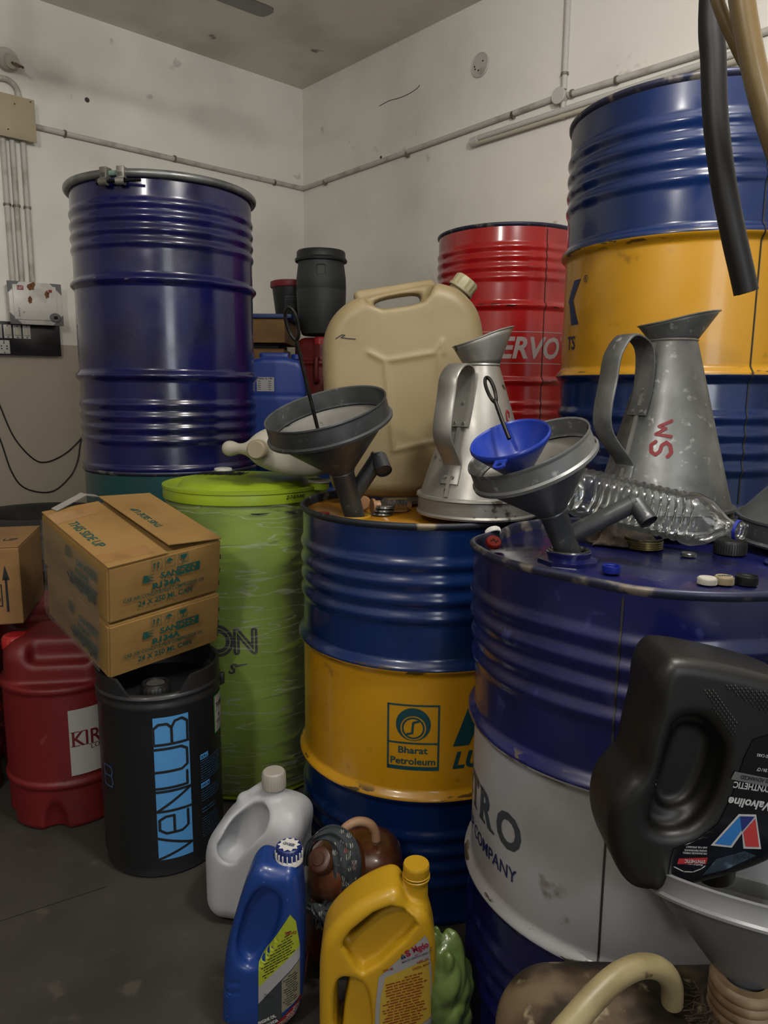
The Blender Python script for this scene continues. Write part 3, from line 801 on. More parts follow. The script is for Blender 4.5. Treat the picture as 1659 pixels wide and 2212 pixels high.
x = uO - .052; ws = {'O': .062, 'R': .050, 'T': .046, 'E': .040, 'P': .042}
S = []
xx = uO - .066
for ch in 'ORTEP':
    wd = ws[ch]; S.append(serif(ch, xx, wd, zb - (0 if ch != 'O' else .002), hL if ch != 'O' else hL + .004)); xx -= ws.get({'O': 'R', 'R': 'T', 'T': 'E', 'E': 'P', 'P': 'P'}[ch]) + .012
decal('lettering', join2(*S), cmn, greyink, nd, .008)
decal('lettering', text('A GROUP COMPANY', uC - .29, .360, .29, .024, .012), cmn, inkblue, nd, .008)
# bung collar on the front drum
b2 = at_h(1228, 1203, .875)
bx, by = b2.x - ND[0], b2.y - ND[1]
part('bung_collar', mv(join(lathe([(.050, -.005), (.050, .004), (.038, .008), (.034, .008)], 8), lathe([(.034, .0), (.036, .016), (.033, .018), (.029, .016), (.028, .0), (0, 0)], 40)), bx, by, .869), [navy2], nd)
part('bung_ring', mv(lathe([(.0285, .014), (.031, .020), (.034, .019), (.0345, .015)], 40), bx, by, .869), steel, nd)
part('small_bung', mv(cyl(.03, .006, 32, 0, .002), .19, -.075, .868), navy2, nd)

# right stack
RD = (.725, 1.833)
mk = 'blue, yellow and blue'
rd0 = steel_drum('lower blue and yellow drum of the right stack, hidden behind the pitchers', *RD, 0, [blue, yellow, blue])
sa2, _ = on_cyl(*RD, RB, 1628, 700)
rd = steel_drum('upper blue and yellow drum of the right stack, behind the big pitcher', *RD, H2, [blue, yellow, blue], seam=sa2)
cmr = cylmap(RB, BASE)
def ur(px, py): return um(RD, px, py, H2)
kx, kz = ur(1252, 700); _, kt = ur(1252, 603)
K = join2(poly([(kx - .002, kt), (kx - .034, kt), (kx - .068, (kz + kt) / 2 + .004), (kx - .046, (kz + kt) / 2 - .006)]),
          poly([(kx - .062, (kz + kt) / 2 + .008), (kx - .040, (kz + kt) / 2 + .012), (kx - .004, kz), (kx - .040, kz)]))
rx, rz_ = ur(1266, 602)
K = join2(K, ring2(rx, rz_, .0065, .008, 24), text('R', rx - .0028, rz_ - .0038, .006, .0076, .03))
tx, tz = ur(1243, 755)
K = join2(K, text('TS', tx - .045, tz, .043, .032, .02))
decal('lettering', K, cmr, inkblue, rd, .01)
# red stack
ED = (.505, 3.169)
steel_drum('lower red drum standing under the red drum by the right wall', *ED, 0, [redp] * 3)
sa3, _ = on_cyl(*ED, RB, 1180, 560)
ed = steel_drum('red drum with white lettering, upper of the red stack', *ED, H2, [redp] * 3, seam=sa3)
def ue(px, py): return um(ED, px, py, H2)
sx0, sz0 = ue(1088, 775); sx1, _ = ue(1206, 775); _, sz1 = ue(1150, 727)
whp = mat('white_print', '#c9b9b9', .4)
wS = (sx1 - sx0) * 1.28
L = join2(text('SERVO', sx1 - wS, sz0, wS, sz1 - sz0, .03, .22), rect(sx1 - wS - .02, sz1 + .016, sx1 + .012, sz1 + .0185), rect(sx1 - wS - .02, sz0 - .018, sx1 + .012, sz0 - .0155),
          ring2(sx1 + .012, sz1 - .004, .0065, .0078, 20), text('R', sx1 + .0095, sz1 - .0075, .005, .007))
decal('lettering', L, cylmap(RB, BASE), whp, ed, .01)
# back row, mostly hidden
for (x, y, lb) in ((-.33, 3.0, 'dark blue drum at the back carrying the two blue jerrycans'), (-.30, 3.68, 'dark blue drum in the corner carrying the red jerrycan'),
                   (-.90, 3.45, 'dark blue drum by the left wall carrying cardboard boxes')):
    steel_drum(lb, x, y, 0, [blue] * 3, seg=64)

# ================================================================== green wrapped drum
GD = (-.40, 2.105); GR = .222
green = mat('lime_green_plastic', '#9ab324', .42, 0, '#8fa724', 4, sss=.0)
gd = thing('wrapped_drum', 'lime green plastic drum wrapped in stretch film', 'drum', (*GD, 0))
pr = [(0, 0), (GR - .01, 0), (GR, .012)] + [(GR + .002 * math.sin(i * .4), .02 + i * .0125) for i in range(64)] + [(GR, .83), (GR - .002, .84)]
part('body', lathe(pr, 96), green, gd)
part('lid', lathe([(GR + .004, .836), (GR + .009, .84), (GR + .010, .855), (GR + .008, .866), (GR + .011, .868), (GR + .011, .876), (GR + .004, .878), (GR - .008, .874), (GR - .012, .868), (GR - .03, .868), (GR - .045, .884), (GR - .06, .888), (0, .890)], 96), green, gd)
for (px, py, s, lb) in ((482, 1017, .026, None), (690, 1042, .029, None)):
    p = at_h(px, py, .885); vx, vy = p.x - GD[0], p.y - GD[1]
    cp_ = part('cap', mv(lathe([(0, -.018), (s * .92, -.018), (s * .92, .0), (s, .002), (s, .007), (s * .9, .009), (s * .8, .0065), (0, .0065)], 32), vx, vy, .885), [green], gd)
    part('cap_seal', mv(lathe([(s * .98, .001), (s * 1.06, .0015), (s * 1.05, .008), (s * .85, .010), (0, .009)], 32), vx, vy, .885), white, cp_)
rg = np.random.RandomState(3)
V = []; Fs = []; nA, nZ = 200, 150
ph = rg.rand(40) * 6.28; kz_ = rg.uniform(40, 260, 40); ka = rg.randint(1, 6, 40); sg = rg.choice([-1, 1], 40)
for j in range(nZ + 1):
    z = .03 + (.846 - .03) * j / nZ
    for i in range(nA):
        a = 2 * PI * i / nA
        wv = sum(math.sin(kz_[k] * z + sg[k] * ka[k] * a + ph[k]) for k in range(26)) / 26
        ridge = max(0, math.sin(70 * z + 2.2 * math.sin(a * 2 + z * 23) + 1.3 * math.sin(a * 3 - z * 41) + 1.5 * math.sin(z * 31))) ** 14
        r = GR + .0045 + .006 * abs(wv) + .0035 * ridge
        V.append((r * math.cos(a), r * math.sin(a), z + (.012 * math.sin(a * 3 + 1) + .006 * math.sin(a * 11)) * (j / nZ > .97)))
for j in range(nZ):
    for i in range(nA):
        k = (i + 1) % nA; Fs.append((j * nA + i, j * nA + k, (j + 1) * nA + k, (j + 1) * nA + i))
part('stretch_film', (V, Fs), clear_mat('stretch_film', gl=.12, rough=.16, milky=.11), gd, angle=0)
def ug(px, py): return um(GD, px, py, 0, GR)
gmap = cylmap(GR, BASE, 0, .0035)
nx, nz = ug(512, 1408); nx1, nz1 = ug(546, 1364); ox, oz = ug(474, 1386)
Hn = nz1 - nz + .004; wn = .046
N_ = [(nx, nz), (nx, nz + Hn), (nx + wn, nz), (nx + wn, nz + Hn)]
decal('lettering', join2(stroke(N_, .017), ring2(nx - .052, nz + Hn / 2, .024, .045, 36), text('S', nx - .024, nz - .062, .024, .03, .03, .3),
                         poly([(nx - .008, nz - .036), (nx + .028, nz - .033), (nx + .028, nz - .035), (nx - .004, nz - .043)])), gmap, ink, gd, .008)
decal('inline_print', join2(stroke(N_, .0028), ring2(nx - .052, nz + Hn / 2, .034, .0362, 36)), cylmap(GR, BASE, 0, .0042), mat('lime_print', '#a9c840', .5), gd, .008)
fl2 = lambda zz: (lambda u, v: (u, v, zz))
# marker writing on the lid
lp = at_h(415, 1026, .888); lx, ly = lp.x - GD[0], lp.y - GD[1]
S = text('HAMMERON', 0, 0, .150, .085, .075, .3)
S = rot2(S, R_(-8))
decal('lid_lettering', mv2(S, lx, ly), lambda u, v: (u, v, .8895 if math.hypot(u, v) > GR - .062 else .8915), ink, gd, .03)
decal('lettering', text('Z-7-8-9-840', ug(618, 1074)[0], .852, .062, .010, .02, .2), cylmap(GR + .010, BASE, 0, .0015), ink, gd, .01)
decal('lettering', mv2(rot2(text('Z/79', 0, 0, .02, .03, .03), .5), at_h(630, 1050, .885).x - GD[0], at_h(630, 1050, .885).y - GD[1]), lambda u, v: (u, v, .8835), ink, gd, 0)

# ================================================================== funnels
def tilt(left, fwd, z=0):
    """axis leaning to -x by left and towards the camera by fwd"""
    a = Vector((-math.sin(left), -math.sin(fwd), 1)).normalized()
    return a
def basis_from(axis, yaw=0):
    q = Vector((0, 0, 1)).rotation_difference(axis); return q.to_matrix() @ Matrix.Rotation(yaw, 3, 'Z')
def metal_funnel(label, loc, axis, R, ch, rh, sl, sr, side, m_out, m_in, elbow=1, rimm=None):
    """stem from z=0 to sl, cone up to sl+ch, rim band rh above; side arm given in world axes"""
    Bm = basis_from(axis)
    f = thing('metal_funnel', label, 'funnel', loc, Bm)
    part('stem', lathe([(sr * .82, -.02), (sr * .9, 0), (sr, sl), (sr * 1.12, sl + .004), (sr * 1.05, sl + .008), (sr * .9, sl), (sr * .75, -.02)], 36), m_out, f)
    part('cone', lathe([(sr, sl + .004), (R * .97, sl + ch), (R * .965, sl + ch + .0015), (sr * .9, sl + .008)], 80), m_out, f)
    rm = part('rim_band', lathe([(R * .965, sl + ch - .003), (R * 1.045, sl + ch - .002), (R * 1.05, sl + ch + .003), (R * 1.01, sl + ch + .006), (R, sl + ch + rh - .006), (R * 1.0, sl + ch + rh - .004), (R * 1.015, sl + ch + rh - .001), (R * 1.01, sl + ch + rh + .002), (R * .985, sl + ch + rh), (R * .985, sl + ch + .006), (R * .93, sl + ch + .004)], 80), rimm or m_out, f)
    part('strainer_plate', lathe([(R * .95, sl + ch + .001), (R * .93, sl + ch - .001), (R * .5, sl + ch * .86), (0, sl + ch * .74)], 64), m_in, f)
    a = BASE + 1.45
    part('band_seam', ribbon([((R * .983) * math.cos(a), (R * .983) * math.sin(a), sl + ch + .006), ((R * .983) * math.cos(a), (R * .983) * math.sin(a), sl + ch + rh)], .002, (-math.sin(a), math.cos(a), 0), .0005), blackst, rm)
    for dz in (.3, .65):
        part('rivet_hole', tube([((R * q) * math.cos(a + .12), (R * q) * math.sin(a + .12), sl + ch + rh * dz) for q in (.984, .975)], .0036, 10), ink, rm)
    # side arm
    P = [Bm.inverted() @ (Vector(p) - Vector(loc)) for p in side[:2]]
    E = [Bm.inverted() @ (Vector(p) - Vector(loc)) for p in side[1:3]]
    dirn = (P[1] - P[0]).normalized()
    part('side_arm', tube([P[0], P[1]], side[3], 24, caps=False), m_out, f)
    part('arm_spout', tube([E[0], E[1]], side[3] * .97, 24, caps=False), m_out, f)
    part('arm_joint', tube([P[1] - dirn * .004, P[1] + dirn * .003], side[3] * 1.07, 24), m_out, f)
    part('spout_bore', tube([E[1] - (E[1] - E[0]).normalized() * .006, E[1] - (E[1] - E[0]).normalized() * .004], side[3] * .9, 20), ink, f)
    return f, Bm
# funnel on the middle drum
base1 = Vector((b1.x, b1.y, .876))
rimc = at(706, 897, base1.y - .062)
ax1 = (rimc - base1)
mx1 = ax1.length
f1, B1 = metal_funnel('dark galvanised funnel with long rod in it, on the middle drum', base1, ax1.normalized(), .124, .105, .040, mx1 - .105 - .025, .024,
                  [at(762, 1072, base1.y - .005), at(818, 988, base1.y - .01), at(830, 1018, base1.y - .04), .0175], galvd, galvl)
# funnel on the front drum
base2 = Vector((b2.x, b2.y, .882))
rimc2 = at(1147, 985, base2.y - .030)
ax2 = rimc2 - base2
f2, B2 = metal_funnel('galvanised funnel holding the small blue funnel, on the navy drum', base2, ax2.normalized(), .0965, .088, .032, ax2.length - .088 - .016, .022,
                  [at(1222, 1160, base2.y), at(1372, 1086, base2.y - .02), at(1402, 1128, base2.y - .045), .0148], galvd, galvl, rimm=galv)
S = text('S', 0, 0, .016, .022, .03)
a_s = BASE + 1.22
slc = ax2.length - .016
decal('lettering', S, lambda u, v: (.0985 * math.cos(a_s + u / .0965), .0985 * math.sin(a_s + u / .0965), slc - .012 + v), ink, f2, .004)
# blue plastic funnel lying in it
bluepl = mat('blue_plastic', '#1c3fb4', .35, 0, '#1a38a0', 6, coat=.2)
bc = at(1101, 948, base2.y - .055)
ax = Vector((-.33, -.30, .9)).normalized(); Bb = basis_from(ax, -.5)
bf = thing('plastic_funnel', 'small bright blue plastic funnel resting inside a galvanised funnel', 'funnel', bc, Bb)
rr = .0585
part('cone', lathe([(rr, 0), (rr + .002, .0025), (rr + .0035, 0), (rr + .0035, -.004), (rr * .96, -.012), (rr * .36, -.056), (rr * .16, -.060), (rr * .12, -.085), (rr * .09, -.085), (rr * .13, -.060), (rr * .33, -.054), (rr * .93, -.010), (rr, 0)], 64), bluepl, bf)
tabd = Bb.inverted() @ Vector((-.42, -.9, -.1)); ta = math.atan2(tabd.y, tabd.x)
tb = xf(join(lathe([(.0045, -.0015), (.0045, .0015), (.0095, .0015), (.0095, -.0015), (.0045, -.0015)], 20), box(.014, .018, .003, c=(-.013, 0, 0))), Matrix.Rotation(ta, 4, 'Z') @ Matrix.Translation((rr + .018, 0, -.003)))
part('hanging_tab', tb, bluepl, bf)
# inverted funnel at the right edge
f3l = (.742, 1.262, .8835)
f3 = thing('metal_funnel', 'upturned galvanised funnel standing on its rim at the right edge', 'funnel', f3l, (R_(3), 0, 0))
part('rim_band', lathe([(.109, .0), (.115, 0), (.117, .004), (.112, .008), (.113, .036), (.118, .040), (.118, .044), (.109, .043)], 80), galvd, f3)
part('cone', lathe([(.112, .043), (.024, .15), (.022, .151), (.110, .041)], 80), galvd, f3)
part('stem', lathe([(.024, .148), (.02, .21), (.018, .21), (.021, .148)], 32), galvd, f3)

# rods with a loop
def loop_rod(label, top, bottom, dpt_t, dpt_b, lw, ll, r):
    a = at(*top, dpt_t); b = at(*bottom, dpt_b)
    o = thing('loop_rod', label, 'rod', b)
    a = a - b; d = a.normalized(); s = d.cross(Vector((.35, 1, 0))).normalized()
    part('shaft', tube([Vector((0, 0, 0)), a * .5 + s * .0005, a], r, 10), blackst, o)
    L0 = [a + d * (ll * (1 - math.cos(t)) / 2) + s * (lw * math.sin(t) * (.75 + .25 * (1 - math.cos(t)) / 2)) for t in [2 * PI * i / 28 for i in range(29)]]
    part('loop_handle', tube(L0, r * .95, 8), blackst, o)
    return o
loop_rod('long black steel rod with a loop end leaning in the middle funnel', (640, 735), (692, 948), base1.y - .085, base1.y - .055, .0135, .062, .0038)
loop_rod('short black rod with a loop end behind the blue funnel', (1070, 868), (1100, 948), base2.y - .0, base2.y - .04, .0065, .048, .0032)

# ================================================================== oil pitchers
def pitcher(label, loc, Rb, Rn, hn, sp, haz, m, word=None):
    p = thing('oil_pitcher', label, 'pitcher', loc)
    part('base_band', lathe([(0, .003), (Rb * .99, .003), (Rb * 1.04, 0), (Rb * 1.05, .004), (Rb * 1.02, .008), (Rb * 1.02, .034), (Rb * 1.05, .037), (Rb * 1.04, .042), (Rb * .96, .043)], 80), m, p)
    part('body', lathe([(Rb * .985, .04), (Rn * 1.04, hn - .004), (Rn, hn), (Rn * .96, hn)], 80), m, p)
    # slanted spout
    n = 64; V = []; Fs = []
    for j in range(7):
        t = j / 6
        for i in range(n):
            a = 2 * PI * i / n; ca, sa = math.cos(a), math.sin(a)
            k = (1 + ca) / 2       # 1 towards the pouring tip (+x)
            r = Rn * (1 - t) + t * (sp[0] * (1 - k) + sp[1] * k ** 1.6 + sp[0] * .0)
            z = hn + t * (sp[2] * (1 - k) + sp[3] * k)
            yy = r * sa * (1 - .12 * t * k)
            V.append((r * ca, yy, z))
    for j in range(6):
        for i in range(n):
            k = (i + 1) % n; Fs.append((j * n + i, j * n + k, (j + 1) * n + k, (j + 1) * n + i))
    o = part('spout', (V, Fs), m, p); md_ = o.modifiers.new('thick', 'SOLIDIFY'); md_.thickness = .0016
    part('spout_edge', tube([V[6 * n + i % n] for i in range(n + 1)], .0016, 6, caps=False), m, p)
    part('neck_ring', lathe([(Rn * 1.02, hn - .003), (Rn * 1.07, hn), (Rn * 1.02, hn + .003)], 48), galvl, p)
    # body seam and strap handle
    d = Vector((math.cos(haz), math.sin(haz), 0)); s = Vector((-math.sin(haz), math.cos(haz), 0))
    def bp_(z, off=0): r = Rb * .985 + (Rn - Rb * .985) * (z - .04) / (hn - .04); return d * (r + off) + Vector((0, 0, z))
    part('body_seam', ribbon([bp_(.045, .001), bp_(hn - .006, .001)], .008, s, .001), galvl, p)
    z1, z2 = hn * .66, hn * .27
    ex = .03 if Rn > .04 else .006
    P = [bp_(z1 - .02, .002), bp_(z1 + .03, .002), d * (Rn + .018 + ex * .4) + Vector((0, 0, hn * .955)), d * (Rn + .046 + ex) + Vector((0, 0, hn * (.995 + ex * .8))), d * (Rn + .078 + ex) + Vector((0, 0, hn * .93)), d * (Rn + .088 + ex) + Vector((0, 0, hn * .80)),
         d * (Rb * .62 + .060 + ex) + Vector((0, 0, hn * .55)), bp_(z2 + .035, .012), bp_(z2 + .02, .003), bp_(z2 - .012, .003)]
    h = part('handle', ribbon(P, .042 + ex * .1, s, .0011, sm=6), m, p)
    for (z, e) in ((z1 - .012, -.01), (z1 - .012, .01), (z1 + .028, 0), (z2 + .002, -.009), (z2 + .002, .009)):
        c = bp_(z, .0035) + s * e; part('rivet', tube([c, c + d * .004], .0032, 10), galvl, h)
    for i in range(5):
        a = haz + .5 + i * .17; zz = .012 + (i % 2) * .014
        part('rivet', tube([Vector((math.cos(a), math.sin(a), 0)) * (Rb * q) + Vector((0, 0, zz)) for q in (1.01, 1.035)], .0026, 8), galvl, p)
    return p, (lambda th, z, off: (lambda r: (r * math.cos(th), r * math.sin(th), z))(Rb * .985 + (Rn - Rb * .985) * (z - .04) / (hn - .04) + off))
p1, pm1 = pitcher('streaky tinplate oil pitcher with strap handle on the middle drum', (.199, 1.55, .884), .124, .037, .308, (.060, .064, .036, .078), R_(-128), galvl)
p2, pm2 = pitcher('large grey oil pitcher marked in red, in front of the right stack', (.545, 1.425, .884), .128, .043, .352, (.066, .082, .026, .055), R_(-152), galv)
def conewrite(parent, fn, th0, z0, S, scale, m):
    decal('lettering', S, lambda u, v: fn(th0 + u / .09, z0 + v, .0016), m, parent, .006, .01)
# red brush letters running up the side
def up_(P, k, w0, h0): return [(-(q * h0), k + p * w0) for p, q in P]
S = join2(stroke(up_([(1, .78), (.75, 1), (.3, .95), (.1, .72), (.35, .52), (.75, .45), (.98, .22), (.75, .02), (.3, -.05), (0, .12)], 0, .026, .032), .0062),
          stroke(up_([(0, .0), (.12, .95), (.5, .35), (.62, .8), (1.0, .0)], .036, .028, .028), .0058))
th, zz = on_cyl(.545, 1.425, .085, 1446, 985)
conewrite(p2, pm2, th, zz - .884, S, 1, inkred)
th, zz = on_cyl(.199, 1.55, .07, 1097, 900)
conewrite(p1, pm1, th, zz - .884, stroke([(.004, .0), (.008, .008), (.0, .012), (-.006, .006), (-.008, -.006), (0, -.014)], .005), 1, inkred)

# ================================================================== plastic bottle on the front drum
bt0 = Vector((.352, 1.360, .957)); bt1 = Vector((.565, 1.135, .925))
bax = (bt1 - bt0); bl_ = bax.length
Bq = basis_from(bax.normalized())
bo = thing('water_bottle', 'empty clear ribbed plastic bottle lying on the navy drum', 'bottle', bt0, Bq)
pr = [(0, .008), (.018, .003), (.038, .004), (.043, .012)]
z = .018
while z < bl_ * .70:
    for (o, s) in ((.0, 0), (-.0035, .35), (-.0045, .55), (-.0005, .85)):
        pr.append((.0445 + o, z + s * .0145))
    z += .0145
pr += [(.0455, bl_ * .72), (.045, bl_ * .76), (.036, bl_ * .83), (.022, bl_ * .885), (.0145, bl_ * .92), (.0135, bl_ * .95)]
V, Fs = lathe(pr, 56)
V = [(v[0] * (1 + .05 * math.sin(v[2] * 30 + 1)), v[1] * (1 + .06 * math.sin(v[2] * 23)), v[2]) for v in V]
pet = clear_mat('clear_pet', gl=.30, rough=.07, milky=.035)
part('bottle_body', (V, Fs), pet, bo)
part('neck_thread', mv(lathe([(.0135, 0), (.0165, .001), (.0165, .003), (.0135, .004), (.0135, .007), (.015, .008), (.0135, .010), (.0135, .012), (.015, .013), (.0135, .015), (.0135, .02)], 28), 0, 0, bl_ * .945), pet, bo)
part('tamper_ring', mv(lathe([(.0152, 0), (.0162, .0005), (.0162, .005), (.0152, .0055)], 28), 0, 0, bl_ * .963), mat('deep_blue_plastic', '#1a2ea0', .4), bo)

# ================================================================== caps and small things on drum heads
NH = .869; MH = .869
def cap_thing(label, px, py, h0, r, h, m, up=True, tiltv=None, name='bottle_cap', cat='cap', insert=None, threads=False):
    p = at_h(px, py, h0)
    loc = (p.x, p.y, h0 + .0005)
    o = thing(name, label, cat, loc, tiltv)
    if up:  # closed top
        pr = [(r * .9, 0), (r, .001), (r, h * .86), (r * .93, h), (0, h)]
        part('shell', lathe(pr, 36), m, o)
        sk = [((r + .0006) * math.cos(2 * PI * i / 40), (r + .0006) * math.sin(2 * PI * i / 40)) for i in range(40)]
        part('ribs', join(*[tube([(x, y, h * .06), (x, y, h * .82)], .0006, 4) for x, y in sk]), m, o, kind='stuff')
    else:
        part('shell', lathe([(0, 0), (r * .95, 0), (r, .001), (r, h), (r * .93, h), (r * .92, .003), (0, .003)], 36), m, o)
        if insert: part('liner', lathe([(0, .0035), (r * .8, .0035), (r * .8, .0045), (0, .0045)], 32), insert, o)
        part('thread', lathe([(r * .92, h * .4), (r * .88, h * .48), (r * .92, h * .56), (r * .92, h * .7), (r * .88, h * .78), (r * .92, h * .86)], 36), m, o)
    return o
def topmost(a): return a
blackpl = mat('black_plastic', '#1d1d1e', .42, 0, '#2b2a29', 12)
cap_thing('large flat black cap standing closed side up right of the ring', 1576, 1196, NH, .0255, .024, blackpl)
cap_thing('blue screw cap lying open side up by the front of the navy rim', 1320, 1237, NH, .0135, .011, mat('deep_blue_plastic', '#1a2ea0', .4), up=False)
cap_thing('black cap lying open with a white liner by the rim', 1612, 1262, NH, .0155, .012, blackpl, up=False, insert=white)
cap_thing('plain ivory cap, leftmost of the three by the right rim', 1527, 1262, NH, .0125, .010, mat('pale_cap_plastic', '#d3cfc0', .5), up=True)
oc = cap_thing('tan cap with pen writing, middle of the three by the right rim', 1563, 1262, NH, .0125, .012, mat('tan_cap_plastic', '#a89a78', .5), up=True)
decal('lettering', text('5W30', -.009, -.004, .018, .007, .03), lambda u, v: (u, v, .0125), inkblue, oc, 0)
st = cap_thing('small steel bung plug lying on the navy drum', 1487, 1202, NH, .0115, .006, steel, name='bung_plug', cat='plug')
# threaded brass-coloured ring cap with blue inside
p = at_h(1390, 1184, NH)
bcap = thing('screw_cap', 'threaded metal bung cap lying open, blue inside', 'cap', (p.x, p.y, NH + .0005))
brass = mat('zinc_yellow_steel', '#a39a72', .3, .9)
pr = [(0, 0), (.0295, 0)]
for k in range(4): pr += [(.0325, .002 + k * .0038), (.0305, .0035 + k * .0038)]
pr += [(.0325, .018), (.0325, .020), (.031, .020), (.0305, .004)]
part('threaded_wall', lathe(pr, 48), brass, bcap)
part('inner_face', lathe([(.0304, .019), (.0302, .005), (0, .005)], 40), navy, bcap)
part('wire_clip', tube([(.012 + .004 * math.cos(t), -.002, .010 + .006 * math.sin(t)) for t in [i * PI / 8 for i in range(9)]], .0006, 6), steel, bcap)
# white and red caps at the corner of the dented rim
p = at_h(1056, 1172, NH)
wc = cap_thing('white cap leaning against the left rim of the navy drum', 1066, 1163, NH, .0135, .010, white, tiltv=(R_(-38), R_(-14), 0))
wc.location.z += .008
rc = cap_thing('red cap with a pen mark inside the left rim of the navy drum', 1064, 1186, NH, .0125, .010, mat('red_plastic_cap', '#a12218', .4, 0, '#7d1a12', 20), tiltv=(R_(38), R_(10), 0))
rc.location.z += .008
decal('lettering', stroke([(-.006, -.003), (-.001, .003), (.003, -.004), (.007, .002)], .0018), lambda u, v: (u, v, .0108), ink, rc, 0)
# on the middle drum
cap_thing('flat red cap at the left edge of the middle drum head', 697, 1115, MH, .014, .008, mat('red_cap_plastic', '#b3181c', .4))
p = at_h(828, 1108, MH)
for k in range(3):
    q = at_h(826 + k * 2, 1112, MH)
    o = thing('jar_lid', ['bottom', 'middle', 'top'][k] + ' lid of the three stacked steel lids on the middle drum', 'lid', (q.x, q.y, MH + .0005 + k * .0075), None)
    part('shell', lathe([(0, .0065), (.020, .0065), (.0222, .005), (.0232, .001), (.0222, 0), (.0215, .0008), (.021, .004), (.0195, .0058)], 40), steel, o)
    part('rolled_edge', lathe([(.0225, -.0), (.0238, .0012), (.0225, .0024), (.0215, .0012), (.0225, 0)], 40), steel, o)
peach = mat('peach_plastic', '#c08d62', .45)
q = at_h(786, 1106, MH)
pc = thing('bottle_cap', 'round peach cap standing on edge behind the funnel stem', 'cap', (q.x + .0, q.y + .01, MH + .0175), (R_(72), 0, R_(-25)))
part('shell', lathe([(0, .007), (.015, .007), (.017, .004), (.017, 0), (.015, 0), (.0145, .004), (0, .005)], 36), peach, pc)
# sample bottle on its side
qa = at_h(803, 1098, MH + .014); qb = at_h(884, 1094, MH + .014)
ax = (qb - qa); ln = ax.length
sb_ = thing('sample_bottle', 'small clear oil sample bottle lying on its side with peach cap', 'bottle', (qa.x, qa.y, MH + .0185), basis_from(Vector((ax.x, ax.y, 0)).normalized()))
part('glass', lathe([(.007, .018), (.009, .020), (.016, .028), (.0172, .034), (.0172, ln - .004), (.015, ln), (0, ln)], 36), clear_mat('clear_vial', '#d9cfa8', .2, .05, .05), sb_)
part('oil_residue', lathe([(0, .036), (.0155, .036), (.0155, ln - .006), (0, ln - .006)], 20, R_(130), R_(230)), mat('amber_oil', '#9a7a14', .2, 0), sb_)
part('cap', lathe([(0, 0), (.0165, 0), (.0172, .003), (.0165, .006), (.012, .007), (.0125, .018), (0, .018)], 36), peach, sb_)
dv = Vector((0, 0, 1))
def sbmap(u, v):
    a = R_(0) + v / .0174; return (.0176 * math.cos(a), .0176 * math.sin(a), u)
Bs = basis_from(Vector((ax.x, ax.y, 0)).normalized()).inverted() @ Vector((0, -1, .4)); a0s = math.atan2(Bs.y, Bs.x)
decal('lettering', text('VN 60', 0, -.006, .042, .014, .03), lambda u, v: (.0176 * math.cos(a0s - v / .0174), .0176 * math.sin(a0s - v / .0174), .036 + u), ink, sb_, 0, .003)
tag(part('rubber_strip', tube([at_h(886, 1090, MH + .006), at_h(905, 1087, MH + .007), at_h(930, 1088, MH + .006)], .006, 8, sm=3), blackpl), 'short black rubber strip beside the streaky pitcher base', 'rubber strip')
# rag on the navy drum
c0 = at_h(1350, 1180, NH)
V = []; Fs = []; n = 46; m_ = 30
rs = np.random.RandomState(5); kk = rs.uniform(-1, 1, (14, 2)) * 70; pp = rs.rand(14) * 6.28
for j in range(m_ + 1):
    for i in range(n + 1):
        u = i / n * 2 - 1; v = j / m_ * 2 - 1
        x = u * .064 * (1 + .15 * math.sin(v * 3)); y = v * .030 * (1 + .25 * math.sin(u * 4 + 1)) + .008 * math.sin(u * 5)
        edge = min(1, (1 - max(abs(u), abs(v))) * 4)
        hgt = .004 + edge * (.010 + .011 * abs(sum(math.sin(kk[k][0] * x * 2 + kk[k][1] * y * 2 + pp[k]) for k in range(14)) / 3.4)) * (1 + .5 * (v > 0))
        V.append((x, y, max(.0012, hgt)))
for j in range(m_):
    for i in range(n):
        a = j * (n + 1) + i; Fs.append((a, a + 1, a + n + 2, a + n + 1))
rag = part('rag', (V, Fs), mat('oily_rag', '#5b4c40', .9, 0, '#3a3029', 16, .4, .6, bump=.5, bscale=180), angle=0)
rag.location = (c0.x, c0.y + .012, NH); md_ = rag.modifiers.new('thick', 'SOLIDIFY'); md_.thickness = .0015
tag(rag, 'crumpled brown oily rag under the clear bottle on the navy drum', 'rag')

# ================================================================== jerrycans and jugs
RES = .0034
